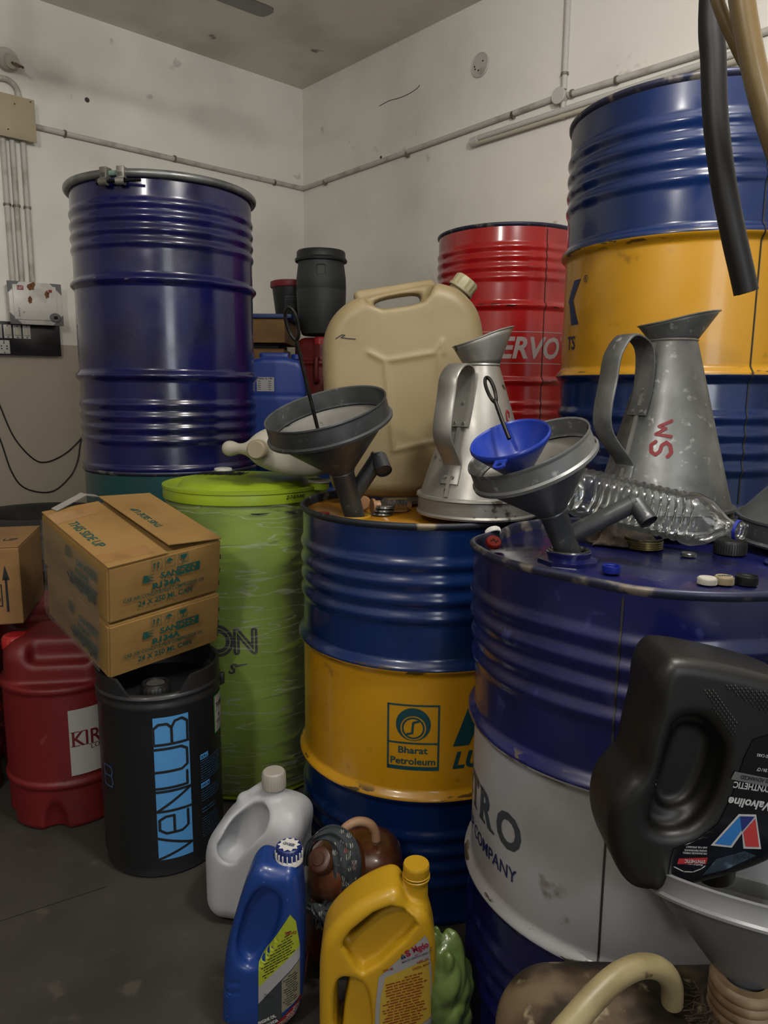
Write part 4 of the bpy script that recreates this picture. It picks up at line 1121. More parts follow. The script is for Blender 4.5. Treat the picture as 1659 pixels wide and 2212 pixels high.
# --- tall beige jerrycan on the middle drum
bjl = Vector((.0, 1.83, .884))
def z_of(px, py, y=1.79): p = at(px, py, y); return (p.x - bjl.x, p.z - bjl.z)
out = [z_of(*p) for p in ((742, 1092), (712, 1040), (708, 900), (700, 780), (700, 735), (716, 690), (750, 655), (790, 640), (900, 618), (935, 612), (978, 622), (1005, 640), (1030, 672), (1040, 720), (1040, 800), (1030, 900), (1026, 1000), (1010, 1092))]
out = [(x, max(z, 0)) for x, z in out]
outc = chaikin(out, 2)
hole = chaikin([z_of(*p) for p in ((800, 648), (905, 628), (912, 650), (895, 657), (815, 668))], 2)
bar0, bar1 = z_of(775, 636), z_of(930, 612)
nk0 = z_of(985, 640); nk1 = z_of(1001, 618)
def fbeige(X, Y, Z):
    bulge = .012 * np.cos(np.clip(X / .2, -1, 1) * PI / 2)
    d = sprism(X, Z, Y, outc, .096, .038)
    d = d - .004 * np.cos(np.clip((Z - .2) / .26, -1, 1) * PI / 2) * (abs(Y) > .05)
    d = smax(d, -sprism(X, Z, Y, hole, .3, .006), .012)
    # scoop either side of the handle
    sc = sprism(X, Z, abs(Y) - .085, chaikin([z_of(*p) for p in ((770, 600), (945, 580), (930, 640), (905, 662), (800, 676))], 1), .055, .02)
    d = smax(d, -sc, .012)
    d = smin(d, scap(X, Y, Z, (bar0[0], 0, bar0[1]), (bar1[0], 0, bar1[1]), .014), .010)
    d = smin(d, scyl(X, Y, Z, (nk0[0] - .004, -.0, nk0[1] - .02), (nk1[0] + .002, 0, nk1[1] + .012), .026), .012)
    # raised panel lines on the front
    fr = abs(Y + .096)
    lines = [((800, 765), (832, 782)), ((832, 782), (935, 765)), ((935, 765), (950, 742)), ((832, 782), (850, 960)), ((945, 765), (950, 950)), ((850, 968), (955, 945)), ((950, 742), (953, 765))]
    g = 1e9 + 0 * X
    for a, b in lines:
        pa, pb = np.array(z_of(*a)), np.array(z_of(*b)); e = pb - pa
        t = np.clip(((X - pa[0]) * e[0] + (Z - pa[1]) * e[1]) / (e @ e), 0, 1)
        g = np.minimum(g, L2(X - pa[0] - t * e[0], Z - pa[1] - t * e[1]))
    return d - .0035 * np.exp(-(g / .007) ** 2) * (Y < 0)
bj = thing('jerrycan', 'tall beige plastic jerrycan with a cut-through handle', 'jerrycan', bjl)
beige = mat('beige_hdpe', '#a8966f', .48, 0, '#94805a', 5, .45, .75, grain=('#7c6a48', 11, .68, .78), bump=.05, bscale=30)
part('body', surf(fbeige, (-.2413, -.1217, -.0209), (.24, .12, .62), .004), beige, bj, angle=0)
cax = Vector((nk1[0] - nk0[0], 0, nk1[1] - nk0[1])).normalized()
def gear(r, h, n, d):
    V = []; N2 = n * 4
    for z, s in ((0, 1), (h * .85, 1), (h, .93)):
        for i in range(N2):
            a = 2 * PI * i / N2; q = r * s + (d if (i // 2) % 2 == 0 else 0) * (s == 1); V.append((q * math.cos(a), q * math.sin(a), z))
    Fs = [(j * N2 + i, j * N2 + (i + 1) % N2, (j + 1) * N2 + (i + 1) % N2, (j + 1) * N2 + i) for j in range(2) for i in range(N2)]
    Fs.append(tuple(2 * N2 + i for i in range(N2))); Fs.append(tuple(range(N2 - 1, -1, -1))); return V, Fs
Mc = Matrix.Translation((nk1[0] - cax.x * .004, 0, nk1[1] - cax.z * .004)) @ basis_from(cax).to_4x4()
part('cap', xf(join(gear(.0285, .030, 12, .002), lathe([(.031, -.004), (.033, -.002), (.033, .003), (.0285, .004)], 40)), Mc), mat('olive_beige_cap', '#b3aa85', .45), bj)
decal('pen_mark', stroke([z_of(*p) for p in ((729, 735), (735, 731), (742, 727), (748, 728), (740, 733), (755, 735), (770, 736))], .0018), front_of(fbeige), ink, bj, .012)

# --- white round-handled jug on the floor
def jugf(hx, hy, H, hole_z, nk):
    def f(X, Y, Z):
        t = np.clip(Z / H, 0, 1)
        sh = np.where(t > .58, np.clip((t - .58) / .42, 0, 1), 0)
        sx = hx * (1 - .62 * sh ** 2.2) ; off = nk[0] * sh ** 1.5
        d = sbox((X - off) / 1.0, Y, Z, (0, 0, H * .5), (hx, hy, H * .5), .045)
        top = (Z - H) + .0
        # shoulders slope away on both sides
        d = smax(d, ((X - nk[0]) * .62 + Z - (H - .002)) / 1.18, .05)
        d = smax(d, (-(X - nk[0]) * .80 + Z - (H + .004)) / 1.28, .05)
        d = smax(d, (abs(Y) * .9 + Z - (H + .01)) / 1.35, .04)
        d = smax(d, -scap(X, Y, Z, (nk[0] - .058, 0, H - .092), (nk[0] - .030, 0, H - .048), .0155) * 1.0, .012) if False else d
        # finger pocket on both sides of the handle, open through the middle
        pk = scap(X, abs(Y) - .044, Z, (nk[0] - .078, 0, H - .130), (nk[0] - .028, 0, H - .066), .034)
        d = smax(d, -pk, .014)
        d = smin(d, scyl(X, Y, Z, (nk[0], 0, H - .03), (nk[0], 0, H + .010), .0215), .014)
        d = smin(d, scap(X, Y, Z, (nk[0] - .018, 0, H - .010), (nk[0] - .068, 0, H - .048), .0125), .008)
        d = smin(d, scap(X, Y, Z, (nk[0] - .068, 0, H - .048), (nk[0] - .104, 0, H - .130), .0135), .010)
        return d
    return f
fw = jugf(.108, .076, .305, 0, (.036, 0))
wj = thing('plastic_jug', 'milky white jug standing on the floor beside the black keg', 'jug', (-.268, 1.47, 0), (0, 0, R_(-10)))
whdpe = mat('milky_hdpe', '#c4c6cb', .42, 0, '#b0b1b4', 6, .5, .75, sss=.15)
part('body', surf(fw, (-.14, -.10, -.01), (.14, .10, .34), .0035), whdpe, wj, angle=0)
part('cap', mv(join(gear(.0255, .034, 30, .0006), lathe([(.024, .034), (.021, .037), (0, .037)], 40)), .036, 0, .295), mat('ivory_cap', '#b9b3a8', .45), wj)
decal('lettering', rot2(text('VENLUB', .018, .140, .040, .012, .012, .1), .25, .018, .14), front_of(fw), ink, wj, .004, .004)
decal('lettering', text('60', .042, .122, .010, .011, .012, .1), front_of(fw), ink, wj, .004, .004)

# --- lying white jug on the green drum
lj = thing('plastic_jug', 'dull white jug lying on its side on the green drum', 'jug', (-.235, 2.02, .968), None)
def fl_(X, Y, Z):
    d = sbox(X, Y, Z, (.015, 0, .135), (.122, .074, .135), .06)
    d = smax(d, (abs(Y) * 1.0 - (X + .125) * .62 - .012) / 1.18, .05)
    d = smax(d, (Z - .262 - (X + .045) * -.35) / 1.06, .04)
    d = smin(d, scap(X, Y, Z, (-.045, 0, .262), (-.146, 0, .215), .014), .016)
    d = smin(d, scap(X, Y, Z, (-.146, 0, .215), (-.115, 0, .10), .013), .03)
    return smin(d, scyl(X, Y, Z, (-.045, 0, .22), (-.045, 0, .285), .021), .014)
# its long axis runs to the right and away; neck and handle towards the viewer's left
axz = Vector((-.14, -.98, .05)).normalized(); ydir = Vector((.0, .05, 1)); ydir = (ydir - axz * ydir.dot(axz)).normalized(); xdir = ydir.cross(axz).normalized()
cc_ = at(549, 972, 1.86)
Ml = Matrix((xdir, ydir, axz)).transposed()
lj.matrix_world = Matrix.Translation(cc_ - Ml @ Vector((-.045, 0, .315))) @ Ml.to_4x4()
whd2 = mat('dull_white_hdpe', '#c6c2b0', .45, 0, '#b1ac98', 5, .5, .75, sss=.1)
part('body', surf(fl_, (-.19, -.09, -.01), (.15, .09, .32), .0038), whd2, lj, angle=0)
part('cap', mv(join(gear(.0255, .026, 30, .0006), lathe([(.024, .026), (.021, .029), (0, .029)], 40)), -.045, 0, .275), mat('yellowed_cap', '#a89c80', .45), lj)

# --- round red jerrycans with moulded shoulders
redpl = mat('red_hdpe', '#8c1d1d', .5, 0, '#741717', 4, .45, .75, grain=('#b35a50', 16, .68, .8), bump=.04, bscale=30)
def fred(R, H):
    def f(X, Y, Z):
        rr = np.sqrt(X * X + Y * Y); hs = H * .78
        d = scyl(X, Y, Z, (0, 0, 0), (0, 0, hs), R, .012)
        d = np.minimum(d, scyl(X, Y, Z, (0, 0, hs - .018), (0, 0, hs), R + .006, .005))
        d = np.minimum(d, scyl(X, Y, Z, (0, 0, H * .23), (0, 0, H * .23 + .018), R + .006, .005))
        top = sbox(X, Y, Z, (.0, 0, hs + .0), (R * .84, R * .76, H - hs), .055)
        d = smin(d, top, .012)
        d = smin(d, scyl(X, Y, Z, (-R * .70, -R * .25, hs - .02), (-R * .70, -R * .25, H - .03), .03), .015)
        # foot cut-outs
        th = np.arctan2(Y, X)
        for a in np.arange(0, 2 * PI, PI / 3):
            cx, cy = math.cos(a + .5) * (R + .01), math.sin(a + .5) * (R + .01)
            d = smax(d, -sell(X, Y, Z, (cx, cy, -.0), (.034, .034, .085)), .008)
        for s in (-1, 1):
            d = smax(d, -sbox(X - .02, Y - s * R * .72, Z, (0, 0, H - .005), (R * .5, .03, .055), .02), .02)
        return d
    return f
def red_can(label, loc, R, H, rz, res=.0045):
    o = thing('round_jerrycan', label, 'jerrycan', loc, (0, 0, rz))
    fr = fred(R, H)
    part('body', surf(fr, (-R - .03, -R - .03, -.01), (R + .03, R + .03, H + .02), res), redpl, o, angle=0)
    part('cap', mv(join(gear(.031, .030, 16, .0015), lathe([(.030, .030), (.026, .0335), (0, .034)], 36)), -R * .70, -R * .25, H - .034), mat('bright_red_cap', '#b82226', .45, 0, '#a06058', 14, .55, .75), o)
    P = [(-R - .002, -.035, H * .80), (-R - .02, -.035, H * .80), (-R - .024, -.035, H * .68), (-R - .018, -.035, H * .60), (-R - .002, -.035, H * .60)]
    part('side_loop', tube(P, .010, 10, sm=4), redpl, o)
    return o, fr
rj, frj = red_can('red round jerrycan with white label, under the front cardboard boxes', (-.865, 1.90, 0), .155, .50, R_(8))
a0, zl = on_cyl(-.865, 1.90, .155, 155, 1675); a1, zu = on_cyl(-.865, 1.90, .155, 156, 1533); a1 = on_cyl(-.865, 1.90, .155, 226, 1600)[0]
lm = cylmap(.155, a0 - R_(8), 0, .0045); lm2 = cylmap(.155, a0 - R_(8), 0, .0053)
maroon = mat('maroon_print', '#6e1522', .5)
decal('paper_label', rect(0, zl, .13, zu), lm, mat('paper_label', '#bdbab4', .6), rj, .008)
kh = zu - zl
decal('lettering', join2(text('KIR', .006, zl + kh * .44, .072, kh * .22, .012), text('LUB', .05, zl + kh * .36, .034, kh * .055, .01), rect(.045, zl + kh * .425, .12, zl + kh * .435),
                         *[rect(x, y, x + .012, y + .0022) for x in (.003, .012, .029) for y in (zl + kh * .44, zl + kh * .655)]), lm2, maroon, rj, .008)
red_can('red round jerrycan cut off by the left edge of the photo', (-1.25, 1.93, 0), .155, .50, R_(-60))
red_can('red round jerrycan under the grey barrel at the back', (-.305, 3.55, H2), .135, .495, R_(75))
red_can('red round jerrycan behind the label one, under the left box', (-1.07, 2.21, 0), .15, .50, R_(15))

# --- blue square jerrycans at the back
bluehd = mat('blue_hdpe', '#1c3f98', .42, 0, '#18347e', 4, .45, .7)
def fblue(hx, hy, H):
    P = chaikin([(-hx, 0), (hx, 0), (hx, H * .88), (hx * .72, H), (-hx * .8, H), (-hx, H * .86)], 1)
    def f(X, Y, Z):
        d = sprism(X, Z, Y, P, hy, .02)
        d = d + .003 * np.exp(-((Z - H * .62) / .004) ** 2) + .003 * np.exp(-((Z - H * .2) / .004) ** 2)
        d = smin(d, scap(X, Y, Z, (-hx * .5, 0, H + .012), (hx * .35, 0, H + .012), .01), .012)
        return d
    return f
def blue_can(label, loc, hx, hy, H, rz):
    o = thing('jerrycan', label, 'jerrycan', loc, (0, 0, rz)); f = fblue(hx, hy, H)
    part('body', surf(f, (-hx - .02, -hy - .02, -.01), (hx + .02, hy + .02, H + .04), .006), bluehd, o, angle=0)
    part('cap', mv(cyl(.022, .02, 24, 0, .002), hx * .68, 0, H - .005), bluehd, o)
    return o, f
o, f = blue_can('blue jerrycan with a small white label, at the back', (-.418, 2.88, H2), .115, .095, .375, R_(3))
lq = at(553, 845, 2.79); ll = (lq.x + .418, lq.z - H2)
fm = front_of(f)
decal('paper_label', rect(ll[0], ll[1], ll[0] + .064, ll[1] + .052), fm, mat('small_white_label', '#b9b8b8', .6), o, .02)
fm2 = front_of(f, off=.002)
decal('lettering', join2(text('TROL X-140', ll[0] + .002, ll[1] + .044, .056, .006, .03), *[rect(ll[0] + a, ll[1] + .006 + i * .0075, ll[0] + a + .012, ll[1] + .0078 + i * .0075) for i in range(5) for a in (.003, .042)]), fm2, ink, o, .02)
blue_can('blue jerrycan just showing beside the tall beige one', (-.135, 3.20, H2), .105, .085, .40, 0)

# --- grey barrel with lid, bucket, boxes at the back
gb = thing('plastic_barrel', 'dark grey plastic barrel with clamped lid, by the far corner', 'barrel', (-.300, 3.535, H2 + .506))
gmat = mat('dark_grey_hdpe', '#3c4042', .6, 0, '#313436', 5, .4, .7, grain=('#54595a', 14, .62, .78))
pr = [(0, 0), (.085, 0), (.093, .006), (.104, .05), (.112, .12), (.1155, .20), (.1145, .202), (.1145, .205), (.1155, .207), (.114, .26), (.106, .32), (.106, .34)]
GZ = .93
part('body', lathe([(r, z) for r, z in pr], 72), gmat, gb)
part('lid', lathe([(.106, .328), (.119, .330), (.121, .338), (.117, .345), (.113, .347), (.112, .372), (.108, .378), (.09, .376), (0, .374)], 72), mat('black_lid', '#26292a', .5), gb)
ga = on_cyl(-.305, 3.535, .112, 691, 578)[0]
gw = lathe([(.113, .262), (.1175, .264), (.1175, .304), (.113, .306), (.108, .302), (.108, .266), (.113, .262)], 10, ga - .17, ga + .17)
part('grip_recess', lathe([(.1125, .262), (.1135, .268), (.110, .300), (.108, .306)], 8, ga - .16, ga + .16), mat('recess_grey', '#46483f', .6), gb)
part('grip_lip', join(tube([(.1125 * math.cos(a), .1125 * math.sin(a), z) for a, z in ((ga - .17, .262), (ga - .17, .306), (ga, .3065), (ga + .17, .306), (ga + .17, .262), (ga, .2615), (ga - .17, .262))], .0022, 6)), gmat, gb)
bk = thing('bucket', 'small black bucket with a pink red rim behind the grey barrel', 'bucket', (-.47, 3.80, 1.478))
part('body', lathe([(0, 0), (.078, 0), (.098, .165), (0, .165)], 48), mat('black_bucket', '#1f2226', .5), bk)
part('lid_rim', lathe([(.096, .158), (.104, .158), (.107, .166), (.105, .186), (.096, .19), (0, .186)], 48), mat('pink_red_plastic', '#8f2030', .5), bk)
ba = on_cyl(-.47, 3.80, .095, 615, 665)[0]
decal('fine_print', lines2(0, .06, .11, 7, .009, .0022, rnd), cylmap(.095, ba, 0, .0), mat('pale_print', '#8c9094', .6), bk, .01)
def carton(label, loc, rot, sx, sy, sz, m, flaps=True, group=None, gap=.004):
    o = thing('cardboard_box', label, 'box', loc, rot, group)
    V, Fs = box(sx, sy, sz - .004, .003, 2, c=(0, 0, sz / 2 - .002), cuts=0)
    part('carton_wall', (V, Fs), m, o, smooth=False)
    if flaps:
        for s in (-1, 1):
            part('flap', box(sx - .002, sy / 2 - gap, .004, .0012, 1, c=(0, s * (sy / 4 + gap / 2), sz - .002)), m, o, smooth=False)
    return o
carton('lower of the two cartons under the blue board at the back', (-.69, 3.60, H2), (0, 0, R_(2)), .44, .34, .44, card2)
carton('upper of the two cartons under the blue board at the back', (-.69, 3.60, H2 + .465), (0, 0, R_(-2)), .48, .36, .105, card2)
part('packing_strip', box(.40, .30, .02, .002, c=(-.69, 3.60, H2 + .4525)), mat('dark_packing', '#1c1a18', .8))
tag(bpy.data.objects['packing_strip'], 'dark packing board between the two cartons at the back', 'board')
tag(part('blue_board', box(.52, .62, .020, .004, c=(-.685, 3.72, H2 + .583)), mat('blue_board', '#1c3a7c', .5)), 'blue board lying on top of the cartons at the back', 'board')

# ================================================================== black keg
KD = (-.546, 1.70); KR = .143
kegm = mat('black_keg_hdpe', '#232427', .45, 0, '#2c2d30', 6, coat=.1, bump=.04, bscale=60)
kg = thing('plastic_keg', 'black plastic keg with light blue vertical lettering on the floor', 'keg', (*KD, 0))
part('body', lathe([(0, .004), (KR - .022, .004), (KR - .012, 0), (KR - .004, .006), (KR - .004, .03), (KR, .038), (KR, .415), (KR + .003, .42), (KR + .004, .428), (KR + .001, .434), (KR + .001, .44), (KR + .004, .446), (KR + .002, .452), (KR - .004, .456), (KR - .008, .456), (KR - .012, .452), (KR - .014, .432), (0, .430)], 96), kegm, kg)
# raised rim with a notch in front of the cap
V = []; Fs = []; n = 120; ac = on_cyl(*KD, KR, 330, 1480)[0]
for i in range(n):
    a = 2 * PI * i / n; d = abs((a - ac + PI) % (2 * PI) - PI)
    t = 1 - min(1, max(0, (.62 - d) / .22)); z1 = .452 + .038 * t
    V += [((KR + .001) * math.cos(a), (KR + .001) * math.sin(a), .45), ((KR + .001) * math.cos(a), (KR + .001) * math.sin(a), z1), ((KR - .007) * math.cos(a), (KR - .007) * math.sin(a), z1), ((KR - .007) * math.cos(a), (KR - .007) * math.sin(a), .45)]
for i in range(n):
    k = (i + 1) % n
    for q in range(3): Fs.append((i * 4 + q, k * 4 + q, k * 4 + q + 1, i * 4 + q + 1))
part('rim', (V, Fs), kegm, kg)
cx_, cy_ = .083 * math.cos(ac), .083 * math.sin(ac)
kc = part('cap', mv(join(gear(.033, .03, 20, .0012), lathe([(.032, .03), (.03, .036), (.024, .036), (.023, .031), (0, .031)], 40)), cx_, cy_, .430), blackpl, kg)
part('cap_disc', mv(cyl(.021, .003, 32, .031, .001), cx_, cy_, .430), mat('dusty_grey', '#4a4844', .7), kc)
hp = on_cyl(*KD, KR, 474, 1450)[0]
part('handle_lug', mv(box(.018, .012, .03, .004), (KR + .004) * math.cos(hp), (KR + .004) * math.sin(hp), .43), kegm, kg)
part('wire_handle', tube([((KR + .010) * math.cos(a), (KR + .010) * math.sin(a), z) for a, z in ((hp, .43), (hp + .25, .40), (hp + .6, .375), (hp + 1.1, .36), (hp + 1.6, .37))], .003, 8, sm=4), kegm, kg)
def uk(px, py): return um(KD, px, py, 0, KR)
x0, _ = uk(336, 1700); x1, _ = uk(412, 1700); _, zb_ = uk(380, 1852); _, zt_ = uk(374, 1546)
ltb = mat('light_blue_print', '#4f93cf', .5)
Hk = zt_ - zb_; Wk = x1 - x0
km = cylmap(KR, BASE, 0, .001); km2 = cylmap(KR, BASE, 0, .0018)
decal('blue_panel', rect(x0, zb_, x1, zt_), km, ltb, kg, .006)
# letters run upwards, knocked out in black; drawn in (along, across) and turned
bl2 = Hk / 6.0; th_ = .0062; A = []
def vput(pts, k): return [(x1 - q * Wk, zb_ + (k + p) * bl2) for p, q in pts]   # p along the word, q down from the top edge of letters 0..1 -> right..left
# v: position along word upward (z), letter top faces left (-x)
def vp(pts, k): return [(x0 + (1 - q) * Wk, zb_ + (k + p) * bl2) for p, q in pts]
A.append(stroke(vp([(.04, 1.0), (.5, .02), (.96, 1.0)], 0), th_))
A.append(stroke(vp([(.95, .12), (.30, .12), (.14, .3), (.14, .75), (.3, .93), (.72, .93), (.86, .75), (.86, .52), (.14, .52)], 1), th_))
A.append(stroke(vp([(.08, 0), (.08, 1), (.92, 0), (.92, 1)], 2), th_))
A.append(stroke(vp([(.06, 1), (.06, .1), (.6, .1)], 3), th_))
A.append(stroke(vp([(-.25, 1), (-.25, .25), (-.1, .08), (.55, .08), (.70, .25), (.70, 1)], 4), th_))
A.append(stroke(vp([(-.12, 0), (-.12, 1), (.55, 1), (.72, .85), (.72, .62), (.55, .5), (-.12, .5)], 5), th_))
A.append(stroke(vp([(.55, .5), (.8, .4), (.86, .2), (.7, .05), (-.12, .05)], 5), th_))
decal('lettering', join2(*A), km2, mat('keg_letter_black', '#1f2023', .5), kg, .006)
# do's and don'ts
dx, dz = uk(432, 1642)
fineb = mat('fine_blue_print', '#40698c', .5)
decal('blue_panel', join2(rect(dx, dz, dx + .026, dz + .013), rect(dx, dz - .073, dx + .028, dz - .06)), km, ltb, kg, .006)
decal('lettering', join2(text("DO'S", dx + .002, dz + .003, .014, .007, .02), stroke([(dx + .018, dz + .006), (dx + .0205, dz + .003), (dx + .0245, dz + .0105)], .0015),
                         text("DONT'S", dx + .002, dz - .070, .016, .007, .02), stroke([(dx + .020, dz - .070), (dx + .026, dz - .063)], .0015), stroke([(dx + .026, dz - .070), (dx + .020, dz - .063)], .0015)), km2, ink, kg, .006)
decal('fine_print', join2(lines2(dx, dx + .075, dz - .004, 9, .0062, .0016, rnd), lines2(dx, dx + .07, dz - .08, 5, .0062, .0016, rnd), lines2(dx, dx + .05, dz - .125, 2, .008, .0026, rnd), lines2(dx, dx + .06, dz - .15, 9, .006, .0014, rnd)), km, fineb, kg, .008)
lx0, lz0 = uk(463, 1585); _, lz1 = uk(463, 1502)
decal('paper_label', rect(lx0, lz0, lx0 + .075, lz1), km, mat('green_edged', '#4c9a3c', .6), kg, .006)
decal('paper_label', rect(lx0 + .003, lz0 + .003, lx0 + .072, lz1 - .003), km2, mat('paper_label', '#bdbab4', .6), kg, .006)
decal('lettering', join2(text('TURBO', lx0 + .007, lz0 + .062, .055, .013, .03), text('VENLUB', lx0 + .008, lz0 + .020, .04, .012), rect(lx0 + .005, lz0 + .056, lx0 + .07, lz0 + .057),
                         poly([(lx0 + .026, lz0 + .048), (lx0 + .021, lz0 + .040), (lx0 + .026, lz0 + .035), (lx0 + .031, lz0 + .040)]), lines2(lx0 + .008, lx0 + .06, lz0 + .016, 3, .004, .0012, rnd)), cylmap(KR, BASE, 0, .0026), ink, kg, .006)
qx, qz = uk(243, 1700)
decal('lettering', join2(stroke([(qx - .03, qz), (qx - .03, qz + .05), (qx, qz + .05), (qx + .004, qz + .04), (qx, qz + .027), (qx - .03, qz + .026)], .004), stroke([(qx, qz + .026), (qx + .005, qz + .012), (qx, qz), (qx - .03, qz)], .004),
                         ring2(qx + .004, qz + .058, .0024, .003, 16)), km, mat('faint_print', '#3f5a80', .6), kg, .006)

# ================================================================== taped cartons
ez = Vector((.0, 0, 1))
fc = at(236, 1468, 1.578)          # bottom front corner
e1 = Vector((-.243, .235, .085)).normalized(); e2 = Vector((.225, .172, .012)); e2 = (e2 - e1 * e2.dot(e1)).normalized(); e3 = e2.cross(e1).normalized() * 1
if e3.z < 0: e3 = -e3
# local x runs along the front face (e2), y runs back along the side face (e1)
Bc = Matrix((e2, e1, e3)).transposed()
if Bc.determinant() < 0: print('left-handed carton frame')
SX, SY, SZ = .285, .335, .141
bxs = []
for k, (lb, rz) in enumerate((('lower of two taped oil cartons, resting on the black keg', 0), ('upper of two taped oil cartons with a lifted flap', .018))):
    org = fc + e3 * (k * (SZ + .002)) + (e2 * .002 + e1 * .003) * k
    o = thing('cardboard_box', lb, 'box', org, Bc @ Matrix.Rotation(rz, 3, 'Z'))
    bm = bmesh.new(); bmesh.ops.create_cube(bm, size=1)
    for v in bm.verts: v.co = Vector(((v.co.x + .5) * SX, (v.co.y + .5) * SY, (v.co.z + .5) * (SZ - .004)))
    bmesh.ops.bevel(bm, geom=list(bm.edges), offset=.004, segments=2, affect='EDGES')
    bmesh.ops.subdivide_edges(bm, edges=[e for e in bm.edges if e.calc_length() > .05], cuts=10, use_grid_fill=True)
    for v in bm.verts:
        c = v.co; b = .0035 * math.sin(c.x / SX * PI) * math.sin(c.z / SZ * PI)
        if c.y < .01: c.y -= b
        if c.x < .01: c.x -= .004 * math.sin(c.y / SY * PI) * math.sin(c.z / SZ * PI)
    part('carton_wall', from_bm(bm), card, o, smooth=False)
    g2 = mat('tape_film', '#b98c54', .25, 0, '#a17a48', 20, coat=.6)
    fx = lambda u, v: (u, -.0045 - .0035 * math.sin(min(max(u / SX, 0), 1) * PI) * math.sin(min(max(v / SZ, 0), 1) * PI), v)
    fy = lambda u, v: (-.0058 - .004 * math.sin(min(max((SY - u) / SY, 0), 1) * PI) * math.sin(min(max(v / SZ, 0), 1) * PI), SY - u, v)
    fx0, fy0 = fx, fy
    fx = lambda u, v: fx0(u * 1.08, v * 1.14)
    fy = lambda u, v: fy0(u, v * 1.14)
    # front face print
    ic = []
    for i in range(3):
        a = .092 + i * .031; ic.append(frame2(a, .094, a + .024, .116, .0008))
    ic.append(join2(*[join2(poly([(a, .106), (a + .004, .112), (a + .008, .106)]), rect(a + .0028, .098, a + .0052, .106)) for a in (.0945, .1035)]))
    ic.append(join2(poly([(.125, .106), (.128, .111), (.133, .1135), (.138, .111), (.1425, .106)]), rect(.1325, .098, .1337, .107)))
    ic.append(join2(poly([(.158, .1135), (.176, .1135), (.174, .106), (.167, .103), (.160, .106)]), rect(.1665, .0975, .1682, .104), rect(.162, .0965, .173, .098)))
    P1 = [*ic, text('SANDEN', .112, .073, .088, .0135, .03), text('R134A', .094, .053, .066, .014, .05), text('CAR AIR CONDITIONER COMPRESSOR OIL', .030, .040, .19, .0085, .012), text('24 X 250 ML CAN', .062, .022, .128, .0125, .02)]
    P1.append(join2(*[rect(.073 + .0, .0725 + i * .0022, .073 + .024 - (i % 3) * .004, .0725 + i * .0022 + .0014) for i in range(7)]))
    P1.append(rect(.073, .0725, .083, .088))
    P1.append(join2(rect(.150, .0865, .207, .0895), rect(.150, .070, .207, .073), rect(.2, .073, .207, .0865)))
    decal('lettering', join2(*P1), fx, inkgreen, o, .03)
    sd = SY - .0
    P2 = [text('SANDEN', .112, .080, .090, .0145, .03), text('R134A', .108, .061, .060, .014, .05), rect(.165, .076, .205, .0785), rect(.165, .095, .205, .0975),
          join2(*[rect(.058, .083 + i * .0026, .058 + .03 - (i % 3) * .005, .0846 + i * .0026) for i in range(9)])]
    P2.append(join2(text('CAR AIR CONDITIONER', .075, .046, .13, .012, .05), text('24 X 250 ML CAN', .075, .028, .12, .014, .05)))
    decal('lettering', join2(*P2), lambda u, v: fy(u + .09, v), inkgreen, o, .03)
    zz0 = [(.08, .052), (.10, .036), (.12, .055), (.14, .030), (.16, .052), (.18, .026), (.20, .052), (.205, .03), (.18, .055), (.09, .046), (.13, .058), (.2, .046)]
    decal('scribble', stroke(zz0, .007), lambda u, v: (fy(u + .08, v)[0] - .0006, fy(u + .08, v)[1], v), mat('crossed_out_green_black', '#13332c', .6), o, .03)
    for i in range(3): part('staple', box(.0012, .002, .012, c=(SX + .0005, .0 + .002, .02 + i * .036)), steel, o)
    if k == 1:
        f0 = part('flap', box(SX * .50, SY, .004, .001, 1, c=(SX * .252, SY / 2, SZ - .001)), card, o, smooth=False)
        tM = Matrix.Translation((SX, 0, SZ - .001)) @ Matrix.Rotation(R_(7), 4, 'Y') @ Matrix.Rotation(R_(-1), 4, 'X')
        f1_ = part('flap', xf(box(SX * .50, SY, .004, .001, 1, c=(-SX * .25, SY / 2, .002)), tM), card, o, smooth=False)
        tp = lambda u, v: (u, v, SZ + .0018)
        decal('packing_tape', poly([(.0, .02), (.118, .012), (.118, .055), (.0, .062)]), lambda u, v: (u, v, SZ + .0014), g2, f0, 0)
        decal('packing_tape', poly([(.0, .25), (.118, .27), (.118, .325), (.0, .31)]), lambda u, v: (u, v, SZ + .0014), g2, f0, 0)
        decal('lettering', mv2(rot2(text('THIS SIDE UP', 0, 0, .15, .024, .02), -PI / 2), .022, .245), tp, inkgreen, f0, 0)
        decal('lettering', mv2(rot2(text('THIS SIDE UP', 0, 0, .13, .020, .02), PI / 2), SX * .5 - .055 - SX, .10), lambda u, v: tuple(tM @ Vector((u + SX * .36, v, .0048))), inkgreen, f1_, 0)
        part('torn_paper', xf(join(box(.09, .02, .002, c=(0, 0, 0)), xf(box(.05, .016, .002), Matrix.Translation((.06, .004, -.012)) @ Matrix.Rotation(.55, 4, 'Y'))), Matrix.Translation((.07, SY + .003, SZ + .012)) @ Matrix.Rotation(.25, 4, 'Z') @ Matrix.Rotation(-.2, 4, 'Y')), mat('torn_white_paper', '#a09a94', .7), f0, smooth=False)
    bxs.append(o)
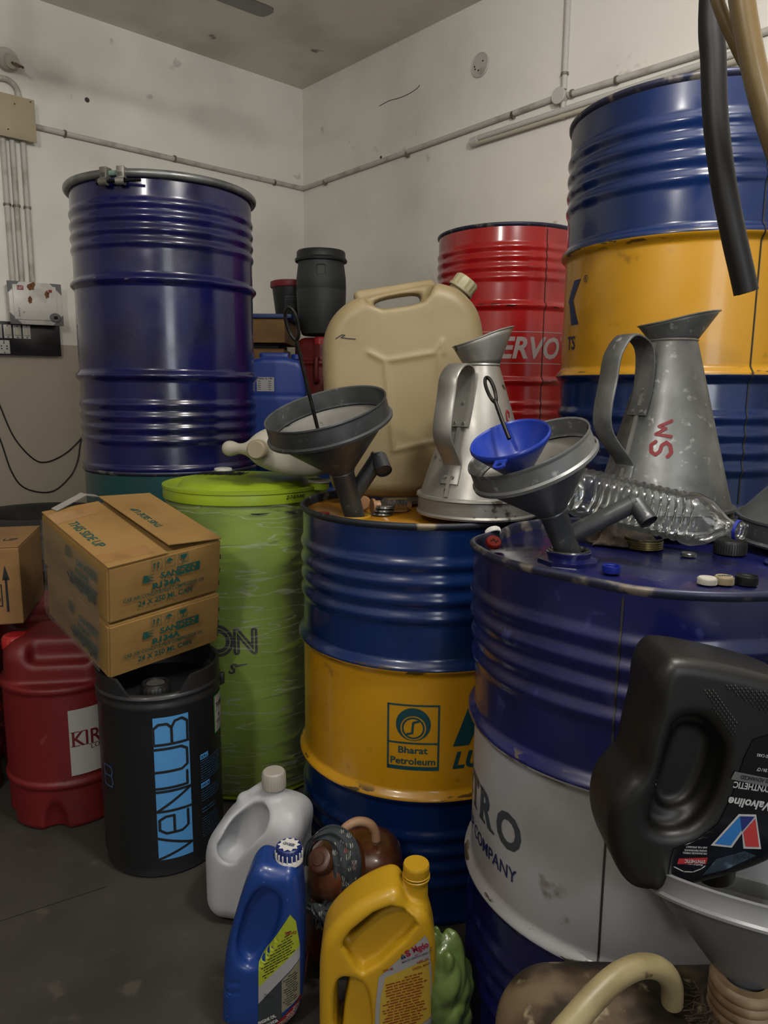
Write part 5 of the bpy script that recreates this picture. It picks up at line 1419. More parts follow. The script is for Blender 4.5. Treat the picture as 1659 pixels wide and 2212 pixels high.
# cling film patch round the left corner
film = clear_mat('parcel_film', gl=.10, rough=.25, milky=.09)
V = []; Fs = []; nx_, nz_ = 40, 36
for j in range(nz_ + 1):
    for i in range(nx_ + 1):
        y = .02 + (SY - .03) * i / nx_; z = .012 + (2 * SZ - .02) * j / nz_
        V.append((-.0105 - .0012 * abs(math.sin(y * 24 + z * 42 + 1.5 * math.sin(z * 30))) ** 3 - .0008 * abs(math.sin(z * 60 - y * 31)) ** 4, y + .004 * math.sin(z * 40), z))
for j in range(nz_):
    for i in range(nx_):
        a = j * (nx_ + 1) + i; Fs.append((a + nx_ + 1, a + nx_ + 2, a + 1, a))
part('stretch_film', (V, Fs), film, bxs[0], angle=0)
# third carton at the left
c3p = at(52, 1347, 1.86)
ea = Vector((-.93, -.25, 0)).normalized(); eb = Vector((.25, .95, .0)); eb = (eb - ea * eb.dot(ea)).normalized()
o3 = thing('cardboard_box', 'carton cut off by the left edge, printed with a black arrow', 'box', c3p, Matrix((-ea, eb, Vector((0, 0, 1)))).transposed())
S3 = (.34, .30, .205)
part('carton_wall', box(*S3, .004, 2, c=(-S3[0] / 2, S3[1] / 2, S3[2] / 2)), card2, o3, smooth=False)
part('flap', box(S3[0], S3[1] / 2 - .002, .004, .001, 1, c=(-S3[0] / 2, S3[1] / 4, S3[2] + .002)), card2, o3, smooth=False)
part('flap', box(S3[0], S3[1] / 2 - .002, .004, .001, 1, c=(-S3[0] / 2, S3[1] * .75, S3[2] + .002)), card2, o3, smooth=False)
decal('lettering', join2(poly([(-.044, .12), (-.036, .16), (-.026, .12)]), rect(-.038, .035, -.032, .125), frame2(-.13, .05, -.046, .110, .003), text('S', -.070, .058, .019, .042, .04)), lambda u, v: (u, -.0006, v), ink, o3, 0)
decal('lettering', mv2(text('THIS SIDE UP', 0, 0, .17, .035, .02), -.19, .075), lambda u, v: (u, v, S3[2] + .0048), ink, o3, 0)

# ================================================================== tyres
tym = mat('tyre_rubber', '#1b1a19', .7, 0, '#262422', 20, bump=.3, bscale=40)
for k in range(3):
    o = thing('tyre', ['bottom', 'middle', 'topmost'][k] + ' tyre of the flat stack by the left wall', 'tyre', (-1.33, 2.79, k * .222))
    pr = []
    for i in range(33):
        a = 2 * PI * i / 32; pr.append((.218 + .088 * math.copysign(abs(math.cos(a)) ** .6, math.cos(a)), .111 + .111 * math.copysign(abs(math.sin(a)) ** .6, math.sin(a))))
    part('casing', lathe(pr, 64), tym, o)
    for zz in (.05, .09, .132, .172): part('tread_groove', lathe([(.3055, zz), (.3075, zz + .003), (.3075, zz + .012), (.3055, zz + .015)], 64), tym, o)

# ================================================================== foreground oil cans
# --- blue can (broad face to the camera)
D1 = 1.15
bl0 = Vector((-.226, D1 + .035, 0))
fY = D1
def zb1(px, py): p = at(px, py, fY); return (p.x - bl0.x, max(0, p.z))
blp = chaikin([zb1(*p) for p in ((478, 2250), (478, 2180), (482, 2070), (500, 2000), (530, 1905), (548, 1876), (566, 1870), (592, 1880), (640, 1880), (652, 1940), (655, 2050), (650, 2250))], 2)
blp = [(x, z) for x, z in blp]
grip = chaikin([zb1(*p) for p in ((562, 1912), (600, 1928), (610, 1960), (590, 2030), (552, 2088), (520, 2080), (508, 2040), (530, 1960))], 2)
slot = chaikin([zb1(*p) for p in ((562, 1945), (575, 1948), (575, 1975), (535, 2045), (524, 2035))], 2)
nkb = zb1(619, 1890)
def fservo(X, Y, Z):
    d = sprism(X, Z, Y, blp, .042, .022)
    g = sprism(X, Z, abs(Y) - .044, grip, .027, .012)
    d = smax(d, -g, .014)
    d = smin(d, scyl(X, Y, Z, (nkb[0], 0, nkb[1] - .02), (nkb[0], 0, nkb[1] + .012), .0205), .008)
    d = d + .002 * np.exp(-((Z - .105 - X * .1) / .0035) ** 2) * (X < -.02)+ .002 * np.exp(-((Z - .085 - X * .1) / .0035) ** 2) * (X < -.02)
    return d
sv = thing('oil_can', 'dark blue oil can with a white-starred cap in the foreground', 'oil can', bl0)
sblue = mat('satin_blue_hdpe', '#1a3f8a', .36, 0, '#173676', 5, .4, .7, coat=.15)
part('body', surf(fservo, (-.11, -.06, -.005), (.11, .06, .375), .003), sblue, sv, angle=0)
capb = mat('cap_blue', '#152c72', .4)
cp2 = part('cap', mv(join(gear(.0225, .026, 18, .001), lathe([(.0225, .026), (.020, .028), (0, .028)], 36)), nkb[0], 0, nkb[1] + .006), capb, sv)
part('cap_skirt', mv(lathe([(.0235, -.003), (.0245, -.002), (.0245, .006), (.0232, .008)], 40), nkb[0], 0, nkb[1] + .006), white, cp2)
part('cap_teeth', mv(join(*[xf(box(.0022, .003, .013, .0006), Matrix.Rotation(2 * PI * i / 18, 4, 'Z') @ Matrix.Translation((0, -.0235, .013))) for i in range(18)]), nkb[0], 0, nkb[1] + .006), white, cp2)
star = []
for i in range(20):
    a = 2 * PI * i / 20; r = .0205 if i % 2 == 0 else .015; star.append((nkb[0] + r * math.cos(a), r * math.sin(a)))
decal('cap_star', poly(star), fl2(nkb[1] + .0346), white, cp2, 0)
decal('lettering', mv2(rot2(text('SERVO', -.011, -.004, .022, .008, .03), R_(160)), nkb[0], 0), fl2(nkb[1] + .0352), inkblue, cp2, 0)
fs = front_of(fservo); fs2 = front_of(fservo, off=.0018); fs3 = front_of(fservo, off=.0024)
lab = lambda *pts: [zb1(*p) for p in pts]
decal('label', poly(lab((560, 2075), (628, 1968), (640, 1985), (648, 2040), (560, 2125))), fs, mat('lime_label', '#a9b62c', .5), sv, .008, .008)
decal('label_band', poly(lab((560, 2125), (648, 2040), (648, 2068), (560, 2160))), fs, mat('silver_label', '#a8a6a8', .4), sv, .008, .008)
decal('label_panel', poly(lab((560, 2160), (610, 2110), (610, 2212), (600, 2240), (560, 2240))), fs, mat('dark_label', '#33383c', .5), sv, .008, .008)
decal('label_panel', poly(lab((610, 2110), (648, 2070), (648, 2150), (610, 2180))), fs, mat('tan_label', '#85806a', .5), sv, .008, .008)
decal('label_stripe', poly(lab((600, 2200), (650, 2150), (652, 2175), (618, 2225), (590, 2240))), fs2, mat('label_red', '#8f1c1c', .5), sv, .008, .008)
x_, z_ = zb1(570, 2082)
S = rot2(lines2(x_, x_ + .078, z_ + .030, 9, .0042, .0013, rnd), .62, x_, z_)
S = ([p for p in S[0]], S[1])
poly_lab = lab((565, 2080), (628, 1995), (643, 2045), (565, 2118))
def inside(p, P):
    c = False; j = len(P) - 1
    for i in range(len(P)):
        if (P[i][1] > p[1]) != (P[j][1] > p[1]) and p[0] < (P[j][0] - P[i][0]) * (p[1] - P[i][1]) / (P[j][1] - P[i][1]) + P[i][0]: c = not c
        j = i
    return c
def clipf(S, P): return S[0], [f for f in S[1] if all(inside(S[0][i], P) for i in f)]
def slanted(P, ang, dy, th, n=60):
    cx = sum(p[0] for p in P) / len(P); cy = sum(p[1] for p in P) / len(P)
    T_ = [(0, 0)]; S = lines2(cx - .12, cx + .12, cy + n * dy / 2, n, dy, th * 1.15, rnd); return clipf(rot2(S, ang, cx, cy), P)
decal('fine_print', slanted(poly_lab, .55, .0046, .0014), fs2, ink, sv, 0)
decal('fine_print', slanted(lab((612, 2112), (646, 2078), (646, 2146), (612, 2176)), .55, .004, .0011), fs2, ink, sv, 0)
decal('fine_print', slanted(lab((600, 2205), (648, 2156), (650, 2172), (616, 2222)), .7, .0034, .0009), fs3, white, sv, 0)
q1 = zb1(612, 2020)
decal('lettering', join2(text('SERVO', q1[0] + .004, q1[1] + .008, .020, .006, .03)), fs2, inkred, sv, 0)
q2 = zb1(568, 2236)
decal('lettering', join2(rot2(text('ENGINE OIL', q2[0] + .006, q2[1] + .02, .035, .006, .02), .5, q2[0], q2[1]), rot2(text('MADE IN INDIA', q2[0] + .002, q2[1] + .010, .038, .006, .02), .5, q2[0], q2[1])), fs2, white, sv, 0)
q3 = zb1(572, 2150)
decal('lettering', join2(text('MFG.', q3[0], q3[1] + .008, .010, .003), text('BATCH NO.', q3[0] + .0005, q3[1] + .003, .018, .003)), fs2, ink, sv, 0)
q4 = zb1(494, 2212)
decal('embossed_lettering', rot2(text('SERVO', q4[0] + .008, q4[1] + .008, .075, .013, -.01), PI / 2 - .05, q4[0] + .008, q4[1] + .008), front_of(fservo, off=.001), mat('emboss_blue', '#274f9c', .35), sv, .006, .006)

# --- yellow can
D2 = 1.095
yl0 = Vector((-.006, D2 + .04, 0))
def zy(px, py): p = at(px, py, D2); return (p.x - yl0.x, max(0, p.z))
ylp = chaikin([zy(*p) for p in ((690, 2300), (688, 2150), (690, 2060), (705, 2015), (760, 1962), (830, 1926), (862, 1926), (876, 1950), (885, 1962), (924, 1975), (938, 2020), (944, 2060), (942, 2300))], 2)
gh = chaikin([zy(*p) for p in ((738, 2036), (770, 2000), (835, 1957), (872, 1965), (868, 1976), (826, 1982), (752, 2050))], 2)
rec = chaikin([zy(*p) for p in ((735, 2032), (832, 1950), (885, 1975), (905, 2002), (790, 2104), (765, 2085))], 1)
h2 = chaikin([zy(*p) for p in ((726, 2118), (750, 2112), (754, 2135), (742, 2190), (738, 2245), (726, 2245))], 2)
r2_ = chaikin([zy(*p) for p in ((722, 2110), (775, 2112), (800, 2150), (806, 2250), (722, 2255))], 2)
nky = zy(901, 1930); nkb2 = zy(903, 1985)
def fyel(X, Y, Z):
    d = sprism(X, Z, Y, ylp, .045, .020)
    # panel under the handle slopes backwards
    a = np.array(zy(735, 2032)); b = np.array(zy(790, 2104))
    sl = sprism(X, Z, abs(Y) - .046, rec, .026, .006)
    d = smax(d, -sl, .008)
    d = smax(d, -sprism(X, Z, Y, gh, .2, .005), .008)
    d = smax(d, -sprism(X, Z, abs(Y) - .046, r2_, .018, .006), .012)
    d = smax(d, -sprism(X, Z, Y, h2, .2, .005), .008)
    d = smin(d, scyl(X, Y, Z, (nkb2[0], 0, nkb2[1] - .03), (nky[0], 0, nky[1]), .020), .010)
    return d
yc = thing('oil_can', 'bright yellow oil can with a printed label in the foreground', 'oil can', yl0)
ypl = mat('yellow_hdpe', '#c4981a', .42, 0, '#b88e16', 6, .5, .75, coat=.1, grain=('#7a5c10', 60, .74, .78))
part('body', surf(fyel, (-.12, -.065, -.005), (.12, .065, .36), .003), ypl, yc, angle=0)
part('cap', mv(join(lathe([(.0215, -.006), (.0225, -.004), (.0225, .020), (.0228, .022), (.0212, .026), (0, .026)], 48), lathe([(.0225, .0), (.0238, .001), (.0225, .002), (.0225, .005), (.0236, .006), (.0225, .007)], 48)), nky[0], 0, nky[1] + .002), ypl, yc)
fyf = front_of(fyel); fyf2 = front_of(fyel, off=.0018); fyf3 = front_of(fyel, off=.0024)
lq = lambda *pts: [zy(*p) for p in pts]
decal('label', poly(lq((808, 2240), (812, 2160), (818, 2105), (918, 2015), (926, 2030), (932, 2090), (934, 2240))), fyf, mat('silver_label', '#a8a6a8', .4), yc, .008, .008)
decal('label_panel', poly(lq((818, 2230), (822, 2150), (832, 2105), (924, 2065), (929, 2110), (931, 2190), (880, 2225))), fyf2, mat('gold_label', '#c9a93c', .5), yc, .008, .008)
redink = mat('label_red_print', '#9a3a14', .5)
decal('fine_print', slanted(lq((828, 2118), (922, 2082), (928, 2188), (880, 2212), (824, 2212)), .30, .0052, .0019), fyf3, redink, yc, 0)
a_ = .42
q = zy(868, 2068)
decal('lettering', join2(rot2(text('Mgdo', q[0] + .024, q[1] + .002, .028, .015, .03), a_, q[0], q[1]), rot2(text('S', q[0] + .010, q[1] + .003, .009, .012, .05), a_, q[0], q[1]), rot2(rect(q[0] + .023, q[1] - .0005, q[0] + .055, q[1] + .0008), a_, q[0], q[1])), fyf3, mat('crimson_print', '#a01a3c', .5), yc, 0)
decal('lettering', join2(rot2(join2(poly([(q[0], q[1] + .003), (q[0] + .004, q[1] + .012), (q[0] + .004, q[1] + .002)]), poly([(q[0] + .009, q[1] + .003), (q[0] + .005, q[1] + .012), (q[0] + .005, q[1] + .002)])), a_, q[0], q[1]),
                         rot2(text('MARUTI GENUINE DIESEL OIL', q[0] - .001, q[1] - .005, .055, .0036, .01), a_, q[0], q[1])), fyf3, inkblue, yc, 0)
q = zy(892, 2078)
decal('lettering', join2(rot2(text('HELIX', q[0] + .008, q[1] - .001, .022, .005, .02), a_, q[0], q[1]), rot2(text('DIESEL MAX', q[0] - .004, q[1] - .009, .032, .0042, .02), a_, q[0], q[1]), rot2(text('15W-40', q[0] - .050, q[1] - .014, .018, .005, .03), .3, q[0] - .05, q[1] - .014)), fyf3, redink, yc, 0)

# --- brown jug with scarf
bwl = Vector((-.062, 1.325, 0))
def zw(px, py, y=1.30): p = at(px, py, y); return (p.x - bwl.x, p.z)
hh0 = .285
def fbrown(X, Y, Z):
    d = sbox(X, Y, Z, (.006, 0, .142), (.098, .072, .142), .058)
    d = smax(d, (-(X) * .55 + Z - .275) / 1.14, .05)
    d = smax(d, ((X) * .30 + Z - .300) / 1.05, .05)
    return d
bw = thing('plastic_jug', 'glossy brown jug with a patterned scarf tied round its neck', 'jug', bwl)
brown = mat('brown_hdpe', '#57301a', .3, 0, '#3c2213', 5, .4, .7, coat=.4)
part('body', surf(fbrown, (-.12, -.09, -.005), (.125, .09, .32), .0035), brown, bw, angle=0)
ca = at(700, 1862, 1.245) - bwl; cdir = Vector((-.38, -.62, .68)).normalized()
Mk = Matrix.Translation(ca) @ basis_from(cdir).to_4x4()
part('neck', xf(lathe([(.064, -.075), (.062, -.05), (.054, -.028), (.040, -.012), (.028, -.005), (.024, .0), (0, .0)], 40), Mk), brown, bw)
cbrown = mat('brown_cap', '#52301f', .4)
part('cap', xf(join(gear(.0235, .022, 24, .0007), lathe([(.0225, .022), (.019, .0245), (.0125, .0245), (.0115, .027), (0, .027)], 36)), Mk), cbrown, bw)
P = [at(735, 1815, 1.285), at(745, 1790, 1.285), at(770, 1775, 1.29), at(796, 1778, 1.295), at(810, 1795, 1.30), at(813, 1815, 1.30)]
part('handle', tube([p - bwl for p in P], .0088, 14, sm=5), mat('tan_hose', '#a58062', .5), bw)
# scarf: folded band looping the neck with a knot and tails
def scarfmat():
    m = mat('patterned_scarf', '#30363a', .85, 0, '#3c4244', 30, bump=.4, bscale=120, grain=None)
    nt = m.node_tree; N = nt.nodes; L = nt.links; b = N['Principled BSDF']
    tc = N.new('ShaderNodeTexCoord'); v = N.new('ShaderNodeTexVoronoi'); v.inputs['Scale'].default_value = 62; L.new(tc.outputs['Object'], v.inputs['Vector'])
    wv = N.new('ShaderNodeTexWave'); wv.inputs['Scale'].default_value = 90; wv.inputs['Distortion'].default_value = 6; L.new(tc.outputs['Object'], wv.inputs['Vector'])
    lt = N.new('ShaderNodeMapRange'); lt.inputs[1].default_value = .34; lt.inputs[2].default_value = .30; L.new(v.outputs['Distance'], lt.inputs[0])
    w2 = N.new('ShaderNodeMapRange'); w2.inputs[1].default_value = .62; w2.inputs[2].default_value = .7; L.new(wv.outputs[0], w2.inputs[0])
    mu = N.new('ShaderNodeMath'); mu.operation = 'MULTIPLY'; L.new(lt.outputs[0], mu.inputs[0]); L.new(w2.outputs[0], mu.inputs[1])
    rr_ = N.new('ShaderNodeSeparateColor'); L.new(v.outputs['Color'], rr_.inputs[0])
    rp_ = N.new('ShaderNodeValToRGB'); rp_.color_ramp.elements[0].color = lin('#9a9a90', .8); rp_.color_ramp.elements[1].color = lin('#a3564c', .8)
    rp_.color_ramp.elements[0].position = .75; rp_.color_ramp.elements[1].position = .82; L.new(rr_.outputs[0], rp_.inputs[0])
    old = b.inputs['Base Color'].links[0].from_socket
    x = N.new('ShaderNodeMix'); x.data_type = 'RGBA'; L.new(mu.outputs[0], x.inputs[0]); L.new(old, x.inputs[6]); L.new(rp_.outputs[0], x.inputs[7])
    L.new(x.outputs[2], b.inputs['Base Color']); return m
scm = scarfmat()
def band(P, wd, n=8, amp=.004, side=None, seed=1):
    P = smooth_path(P, 6); T, Nn = frames(P); V = []; Fs = []; m2 = 15
    rs = random.Random(seed)
    for i, p in enumerate(P):
        t = i / (len(P) - 1); w_ = wd(t) if callable(wd) else wd
        out_ = side(p) if side else Nn[i]
        out_ = (out_ - T[i] * out_.dot(T[i])).normalized(); s = T[i].cross(out_)
        for k in range(m2):
            u = k / (m2 - 1) * 2 - 1
            h = amp * (.8 + math.sin(u * n + i * .16 + seed) + .5 * math.sin(u * n * 2.3 - i * .2)) - abs(u) ** 3 * .006
            V.append(tuple(p + s * u * w_ / 2 + out_ * h))
    for i in range(len(P) - 1):
        for k in range(m2 - 1):
            a = i * m2 + k; Fs.append((a, a + 1, a + m2 + 1, a + m2))
    return V, Fs
cen = Vector((ca.x, ca.y, ca.z))
nin = cdir
def sp(px, py, y): return at(px, py, y) - bwl
sc = thing('scarf', 'dark grey patterned scarf tied round the brown jug neck', 'scarf', bwl)
outw = lambda p: (Vector((p.x, p.y, 0)) * 1.0 + Vector((0, -.08, .05)))
def solid(o, t=.002): q = o.modifiers.new('thick', 'SOLIDIFY'); q.thickness = t; return o
solid(part('band', band([sp(660, 1868, 1.262), sp(668, 1825, 1.258), sp(690, 1806, 1.256), sp(715, 1803, 1.252), sp(738, 1822, 1.238), sp(750, 1860, 1.228), sp(748, 1905, 1.225), sp(728, 1942, 1.228), sp(705, 1962, 1.230), sp(690, 1968, 1.230)], lambda t: .012 + .040 * max(0, math.sin((t - .18) / .82 * PI)) if t > .18 else .012, side=outw, amp=.0035), scm, sc, angle=0))
solid(part('band', band([sp(657, 1905, 1.262), sp(655, 1935, 1.255), sp(666, 1955, 1.242), sp(688, 1968, 1.232)], .024, side=outw, seed=4), scm, sc, angle=0))
part('knot', surf(lambda X, Y, Z: smin(sell(X, Y, Z, (0, 0, 0), (.015, .012, .011)), scap(X, Y, Z, (-.006, -.004, .008), (.008, -.004, -.008), .009), .006) - .0012 * np.sin(X * 700 + Z * 500), (-.03, -.03, -.03), (.03, .03, .03), .0016), scm, sc, angle=0).location = sp(690, 1968, 1.224)
solid(part('tail', band([sp(690, 1970, 1.222), sp(684, 1985, 1.22), sp(684, 2003, 1.222)], lambda t: .008 + .02 * t, side=outw, seed=7), scm, sc, angle=0))
solid(part('tail', band([sp(692, 1970, 1.220), sp(706, 1980, 1.218), sp(714, 1998, 1.216), sp(706, 2014, 1.218)], lambda t: .010 + .03 * math.sin(t * 2.6), side=outw, seed=9), scm, sc, angle=0))

# --- green plastic bag
gbm = mat('green_bag_film', '#71874a', .3, 0, '#566b34', 18, .4, .7, coat=.4)
rs2 = np.random.RandomState(11); kb = rs2.uniform(-1, 1, (16, 3)) * np.array([75, 75, 28]); pb = rs2.rand(16) * 6.28
bgl = Vector((.118, 1.125, 0))
def bagf(X, Y, Z):
    wv = sum(np.abs(np.sin(kb[k][0] * X + kb[k][1] * Y + kb[k][2] * Z + pb[k] + .8 * np.sin(Z * 40 + k))) for k in range(7)) / 7
    tp = np.clip((Z - .13) / .1, 0, 1)
    return sell(X + .012 * tp, Y, Z, (0, 0, .105), (.040, .045, .118)) * .8 - .020 * (wv - .62)
bag = part('plastic_bag', surf(bagf, (-.08, -.09, -.005), (.08, .09, .27), .0032), gbm, angle=0)
bag.location = bgl; tag(bag, 'crumpled green plastic bag wedged beside the yellow can', 'bag')
V, Fs = bag.data, None
for v in bag.data.vertices:
    if v.co.z < 0.001: v.co.z = 0.001

# --- upturned black jug draining into a funnel
D3 = .80
vl0 = Vector((.40, D3 + .045, .60))
def zv(px, py): p = at(px, py, D3); return (p.x - vl0.x, p.z - vl0.z)
vp_ = chaikin([zv(*p) for p in ((1436, 1432), (1466, 1420), (1560, 1436), (1680, 1466), (1760, 1500), (1790, 1640), (1770, 1760), (1690, 1850), (1600, 1888), (1480, 1918), (1380, 1930), (1340, 1895), (1312, 1820), (1318, 1745), (1350, 1695), (1382, 1668), (1392, 1600), (1410, 1540), (1414, 1475))], 2)
vh = chaikin([zv(*p) for p in ((1472, 1588), (1510, 1578), (1552, 1598), (1556, 1640), (1535, 1710), (1500, 1760), (1450, 1770), (1425, 1740), (1440, 1690))], 2)
vr = chaikin([zv(*p) for p in ((1460, 1550), (1520, 1545), (1562, 1600), (1560, 1660), (1535, 1740), (1490, 1790), (1430, 1800), (1395, 1775), (1420, 1690), (1445, 1600))], 2)
def fval(X, Y, Z):
    d = sprism(X, Z, Y, vp_, .052, .017)
    d = smax(d, -sprism(X, Z, abs(Y) - .055, vr, .028, .012), .016)
    d = smax(d, -sprism(X, Z, abs(Y) - .052, vh, .040, .010), .010)
    e = zv(1640, 1470); f_ = zv(1470, 1445)
    return d
vj = thing('oil_can', 'black oil jug standing upside down in the grey funnel', 'oil can', vl0)
vblk = mat('matte_black_hdpe', '#171615', .43, 0, '#1f1d1b', 8)
part('body', surf(fval, (-.16, -.075, -.12), (.24, .075, .29), .0028), vblk, vj, angle=0)
# neck and cap pointing down into the funnel
na, nb = zv(1575, 1880), zv(1582, 1945)
part('neck', tube([Vector((na[0], 0, na[1])), Vector((nb[0], 0, nb[1]))], lambda t: .030 - .008 * t, 28), vblk, vj)
fv = front_of(fval); fv2 = front_of(fval, off=.0018); fv3 = front_of(fval, off=.0024)
lv = lambda *pts: [zv(*p) for p in pts]
decal('label', poly(lv((1436, 1893), (1444, 1845), (1450, 1825), (1500, 1805), (1545, 1770), (1575, 1710), (1600, 1630), (1620, 1590), (1720, 1560), (1740, 1780), (1640, 1840), (1560, 1872), (1480, 1895))), fv, mat('black_gloss_label', '#0c0e14', .25, 0, '#1a2430', 9, .5, .8, coat=.4), vj, .007, .007)
LW = mat('label_white', '#c9c9cb', .5)
def vt(s, pxl, pyl, wpx, hpx, ang=172.0, bold=.02, shear=0):
    """upside-down text: start point is at the reader's left, i.e. the right end in the photo"""
    x, z = zv(pxl, pyl); k = (zv(pxl + 100, pyl)[0] - x) / 100
    return rot2(text(s, x, z, wpx * k, hpx * k, bold, shear), R_(ang), x, z)
decal('lettering', join2(vt('Valvoline', 1658, 1724, 92, 21, 172, .03, .1), vt('FULL SYNTHETIC', 1694, 1695, 118, 15, 172, .02), vt('API SN / CF', 1661, 1654, 34, 8, 172), vt('SUVs / HYBRID CARS', 1690, 1628, 64, 7, 172),
                         vt('FOR ENHANCED OVERALL', 1520, 1832, 52, 4.5, 178), vt('ENGINE PERFORMANCE', 1520, 1826, 48, 4.5, 178), vt('AND FUEL EFFICIENCY', 1521, 1819, 46, 4.5, 178),
                         vt('SWITCH TO', 1512, 1853, 34, 8, 174, .03)), fv2, LW, vj, .006, .006)
decal('label_band', poly(lv((1572, 1675), (1580, 1658), (1700, 1682), (1700, 1700))), fv2, mat('label_grey_band', '#6c6c6e', .5), vj, .007, .007)
decal('lettering', vt('ULTIMATE ADVANCED', 1688, 1680, 98, 9, 171, .02), fv3, ink, vj, .006)
decal('label_band', poly(lv((1456, 1856), (1460, 1844), (1522, 1842), (1518, 1856))), fv2, mat('label_bright_red', '#b32a2e', .5), vj, .007)
decal('lettering', vt('SYNTHETIC', 1516, 1847, 44, 8, 178, .03), fv3, LW, vj, 0)
decal('car_outline', stroke(lv((1450, 1862), (1470, 1872), (1490, 1873), (1508, 1866), (1516, 1860)), .0014), fv2, LW, vj, 0)
# V emblem (upside down)
decal('logo', join2(poly(lv((1528, 1816), (1588, 1749), (1625, 1750), (1636, 1824), (1598, 1823), (1595, 1790), (1573, 1821)))), fv2, LW, vj, .007, .007)
decal('logo', poly(lv((1536, 1812), (1590, 1753), (1594, 1782), (1570, 1816))), fv3, mat('logo_blue', '#2a78c4', .5), vj, .007)
decal('logo', poly(lv((1594, 1786), (1590, 1753), (1622, 1754), (1596, 1784))), fv3, mat('logo_navy', '#1c2c78', .5), vj, .007)
decal('logo', poly(lv((1597, 1788), (1623, 1758), (1631, 1819), (1602, 1818))), fv3, mat('logo_red', '#c43a3c', .5), vj, .007)
decal('lettering', vt('1600', 1612, 1834, 34, 14, 178, 0, .2), fv3, mat('pen_grey', '#2a2c30', .5), vj, 0)
decal('label_picture', poly(lv((1510, 1880), (1540, 1845), (1600, 1828), (1625, 1838), (1560, 1868))), fv2, mat('bluish_print', '#31404e', .4, 0, '#6b7f92', 60, .5, .7), vj, .007)
# dotted grip fields
def dots(P, step_px=9, r=.0016):
    S = []; xs = [p[0] for p in P]; ys = [p[1] for p in P]; y = min(ys); k = 0
    while y < max(ys):
        x = min(xs) + (k % 2) * step_px / 2
        while x < max(xs):
            if inside((x, y), P): S.append((x, y))
            x += step_px
        y += step_px * .7; k += 1
    V = []; Q = [zv(x, y) for x, y in S]; A_, B_, C_ = fv([q[0] for q in Q], [q[1] for q in Q])
    for p in zip(A_, B_, C_):
        V.append(lathe([(0, -.0016), (.0012, 0), (.0017, .0012)], 6)); V[-1] = xf(V[-1], Matrix.Translation((p[0], p[1] + .0006, p[2])) @ Matrix.Rotation(PI / 2, 4, 'X') @ Matrix.Scale(-1, 4, (0, 0, 1)) )
    return join(*V)
part('grip_dots', dots([(1550, 1470), (1659, 1490), (1700, 1500), (1700, 1545), (1640, 1532), (1600, 1508)]), vblk, vj, kind='stuff')
part('grip_dots', dots([(1512, 1482), (1530, 1480), (1586, 1548), (1582, 1578), (1574, 1584), (1545, 1545)]), vblk, vj, kind='stuff')
part('grip_dots', dots([(1440, 1640), (1450, 1622), (1446, 1668), (1418, 1718), (1412, 1700)], 8), vblk, vj, kind='stuff')
# grey plastic funnel
gax = Vector((math.tan(R_(12)), math.tan(R_(24)), 1)).normalized()
gfl = at(1618, 1966, .80)
gf = thing('plastic_funnel', 'grey plastic funnel under the upturned black jug', 'funnel', gfl, basis_from(gax))
gpl = mat('silver_grey_plastic', '#86878a', .32, .3, '#77787a', 6)
gR = .112
part('rim_band', lathe([(gR, -.004), (gR + .005, -.003), (gR + .006, .0), (gR + .003, .003), (gR + .003, .020), (gR + .005, .023), (gR, .025), (gR - .003, .022), (gR - .003, .0), (gR, -.004)], 96), mat('bright_funnel_rim', '#a9abae', .3, .4), gf)
part('cone', lathe([(gR, .0), (.026, -.078), (.020, -.082), (.018, -.14), (.015, -.14), (.017, -.08), (.024, -.074), (gR - .003, .003)], 96), gpl, gf)
# dirty cream jerrycan under it
djl = Vector((.375, .745, 0))
dnk = gfl - gax * .09 - djl
def fdirty(X, Y, Z):
    d = sbox(X, Y, Z, (0, 0, .199), (.225, .158, .199), .075)
    d = smin(d, scyl(X, Y, Z, (dnk.x - .0, dnk.y, .30), (dnk.x, dnk.y, .415), .042), .03)
    d = d - .0016 * np.sin(X * 26 + Y * 31) 
    return d
dj = thing('jerrycan', 'grimy brown jerrycan with a cream handle at the bottom right', 'jerrycan', djl)
dirty = mat('grimy_hdpe', '#75624a', .55, 0, '#2c2218', 9, .40, .56, grain=('#a8987a', 22, .60, .70), bump=.3, bscale=40)
creamh = mat('cream_tube_hdpe', '#b9a97c', .42, 0, '#9c8b62', 14, .45, .7, grain=('#5b4a30', 30, .7, .76))
part('body', surf(fdirty, (-.26, -.19, -.005), (.28, .19, .46), .004), dirty, dj, angle=0)
pr = []
for k in range(4): pr += [(.036, .412 + k * .012), (.0385, .416 + k * .012), (.0385, .420 + k * .012), (.036, .424 + k * .012)]
pr = [(.043, .395), (.042, .410)] + pr + [(.034, .462), (.024, .462)]
part('neck_thread', mv(lathe(pr, 48), dnk.x, dnk.y, 0), mat('cream_neck', '#9c8464', .5, 0, '#6b5238', 20), dj)
P = [at(1452, 2165, .765), at(1450, 2125, .755), at(1430, 2096, .745), at(1390, 2086, .735), at(1340, 2105, .72), at(1290, 2148, .70), at(1240, 2205, .68), at(1205, 2250, .67), at(1165, 2330, .67)]
part('handle', tube([p - djl for p in P], lambda t: .0125 + .002 * t, 18, sm=6), creamh, dj)
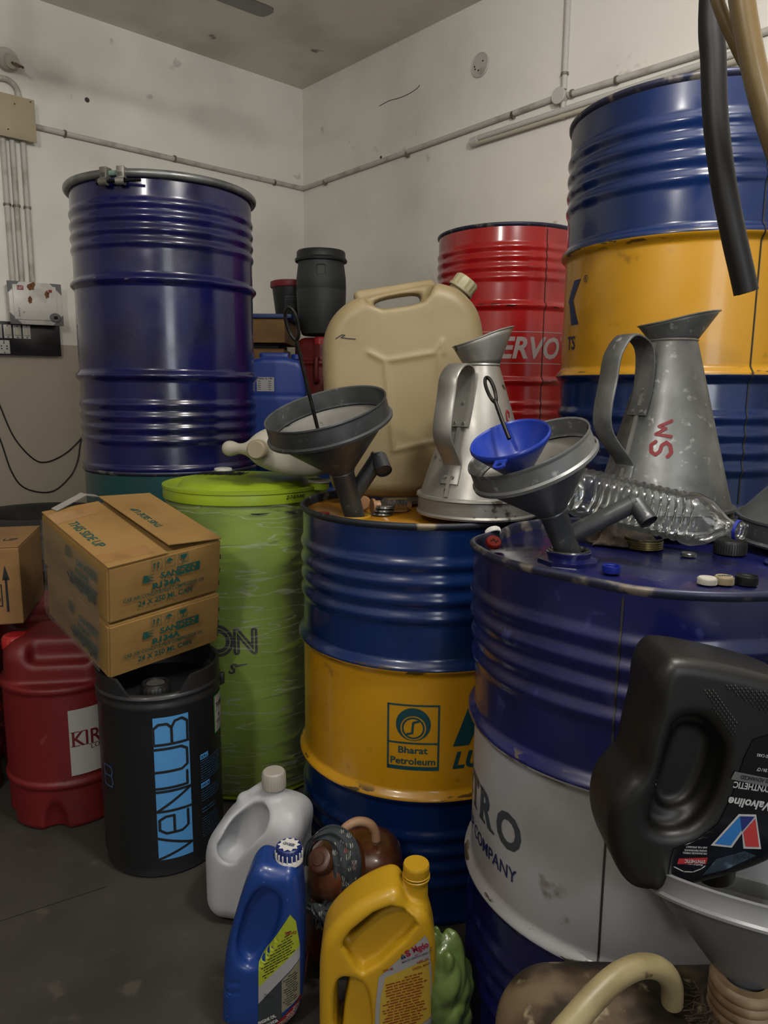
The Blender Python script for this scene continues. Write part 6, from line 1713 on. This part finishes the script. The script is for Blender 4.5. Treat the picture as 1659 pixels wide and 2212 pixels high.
# frayed string at the neck
rs = random.Random(21); fib = []
for k in range(110):
    a = rs.uniform(PI * .75, PI * 1.55); z = rs.uniform(.395, .425)
    p = Vector((dnk.x + .042 * math.cos(a), dnk.y + .042 * math.sin(a), z)); P = [p]
    for j in range(4):
        p = p + Vector((math.cos(a) * rs.uniform(0, .011) + rs.uniform(-.008, .008), math.sin(a) * rs.uniform(0, .009) + rs.uniform(-.008, .008), rs.uniform(-.010, .006))); P.append(p.copy())
    fib.append(tube(P, .0007, 4, caps=False))
for k in range(3): fib.append(tube([(dnk.x + (.041 + .001 * k) * math.cos(a), dnk.y + .041 * math.sin(a), .405 + k * .005 + .003 * math.sin(a * 3)) for a in [i * PI / 12 for i in range(25)]], .0028, 6))
sm_ = part('twine', join(*fib), mat('frayed_twine', '#4a3a2e', .95), dj, kind='stuff')

# ================================================================== hoses at the right
hm = mat('black_rubber_hose', '#1b1a20', .5, 0, '#232228', 10)
P = [at(1538, 0, 1.25), at(1541, 130, 1.25), at(1546, 260, 1.25), at(1562, 390, 1.25), at(1585, 510, 1.25), at(1603, 590, 1.25), at(1612, 632, 1.25)]
P = [Vector((P[0].x, 1.25, HC - i * .18)) for i in range(int((HC - P[0].z) / .18))] + P
hs = thing('hose', 'thick black rubber hose hanging down in front of the yellow band', 'hose', (0, 0, 0))
part('hose_body', tube(P, .0192, 24, sm=6), hm, hs)
e = (P[-1] - P[-2]).normalized()
part('hose_bore', tube([P[-1] + e * .0003, P[-1] + e * .0008], .0135, 20), ink, hs)
tan = mat('tan_pvc_hose', '#8d7448', .35, 0, '#a08a60', 8, coat=.3)
P = [at(1578, -420, 1.13), at(1580, -260, 1.13), at(1588, -120, 1.13), at(1600, -20, 1.13), at(1612, 60, 1.13), at(1630, 150, 1.13), at(1656, 250, 1.13), at(1690, 350, 1.13), at(1740, 470, 1.13)]
tag(part('hose', tube([Vector((P[0].x - .004, 1.13, HC - i * .15)) for i in range(int((HC - P[0].z) / .15))] + P, .0172, 20, sm=6), tan), 'tan plastic hose crossing the top right corner', 'hose')
P = [at(1512, -400, 1.17), at(1514, -240, 1.17), at(1522, -120, 1.17), at(1537, -40, 1.17), at(1556, 20, 1.17), at(1580, 75, 1.17), at(1618, 150, 1.17), at(1670, 220, 1.17), at(1740, 280, 1.17)]
tag(part('hose', tube([Vector((P[0].x - .02, 1.17, HC - i * .15)) for i in range(int((HC - P[0].z) / .15))] + P, .009, 14, sm=6), tan), 'thin amber tube behind the tan hose at top right', 'hose')

# ================================================================== repeats share a group
GROUPS = {'steel_drum': 'steel oil drums', 'conduit': 'painted wall conduits', 'tyre': 'tyres stacked by the left wall', 'bottle_cap': 'loose caps on the drum heads',
          'jar_lid': 'stacked steel lids', 'round_jerrycan': 'red round jerrycans', 'metal_funnel': 'galvanised funnels', 'oil_pitcher': 'tin oil pitchers', 'oil_can': 'plastic oil cans',
          'plastic_jug': 'plastic jugs', 'cardboard_box': 'cardboard boxes', 'cable': 'cables on the left wall', 'loop_rod': 'rods with loop ends', 'hose': 'hoses hanging at the right', 'jerrycan': 'square jerrycans', 'plastic_funnel': 'plastic funnels'}
for o in bpy.data.objects:
    k = o.name.split('.')[0]
    if o.parent is None and k in GROUPS and 'category' in o: o['group'] = GROUPS[k]
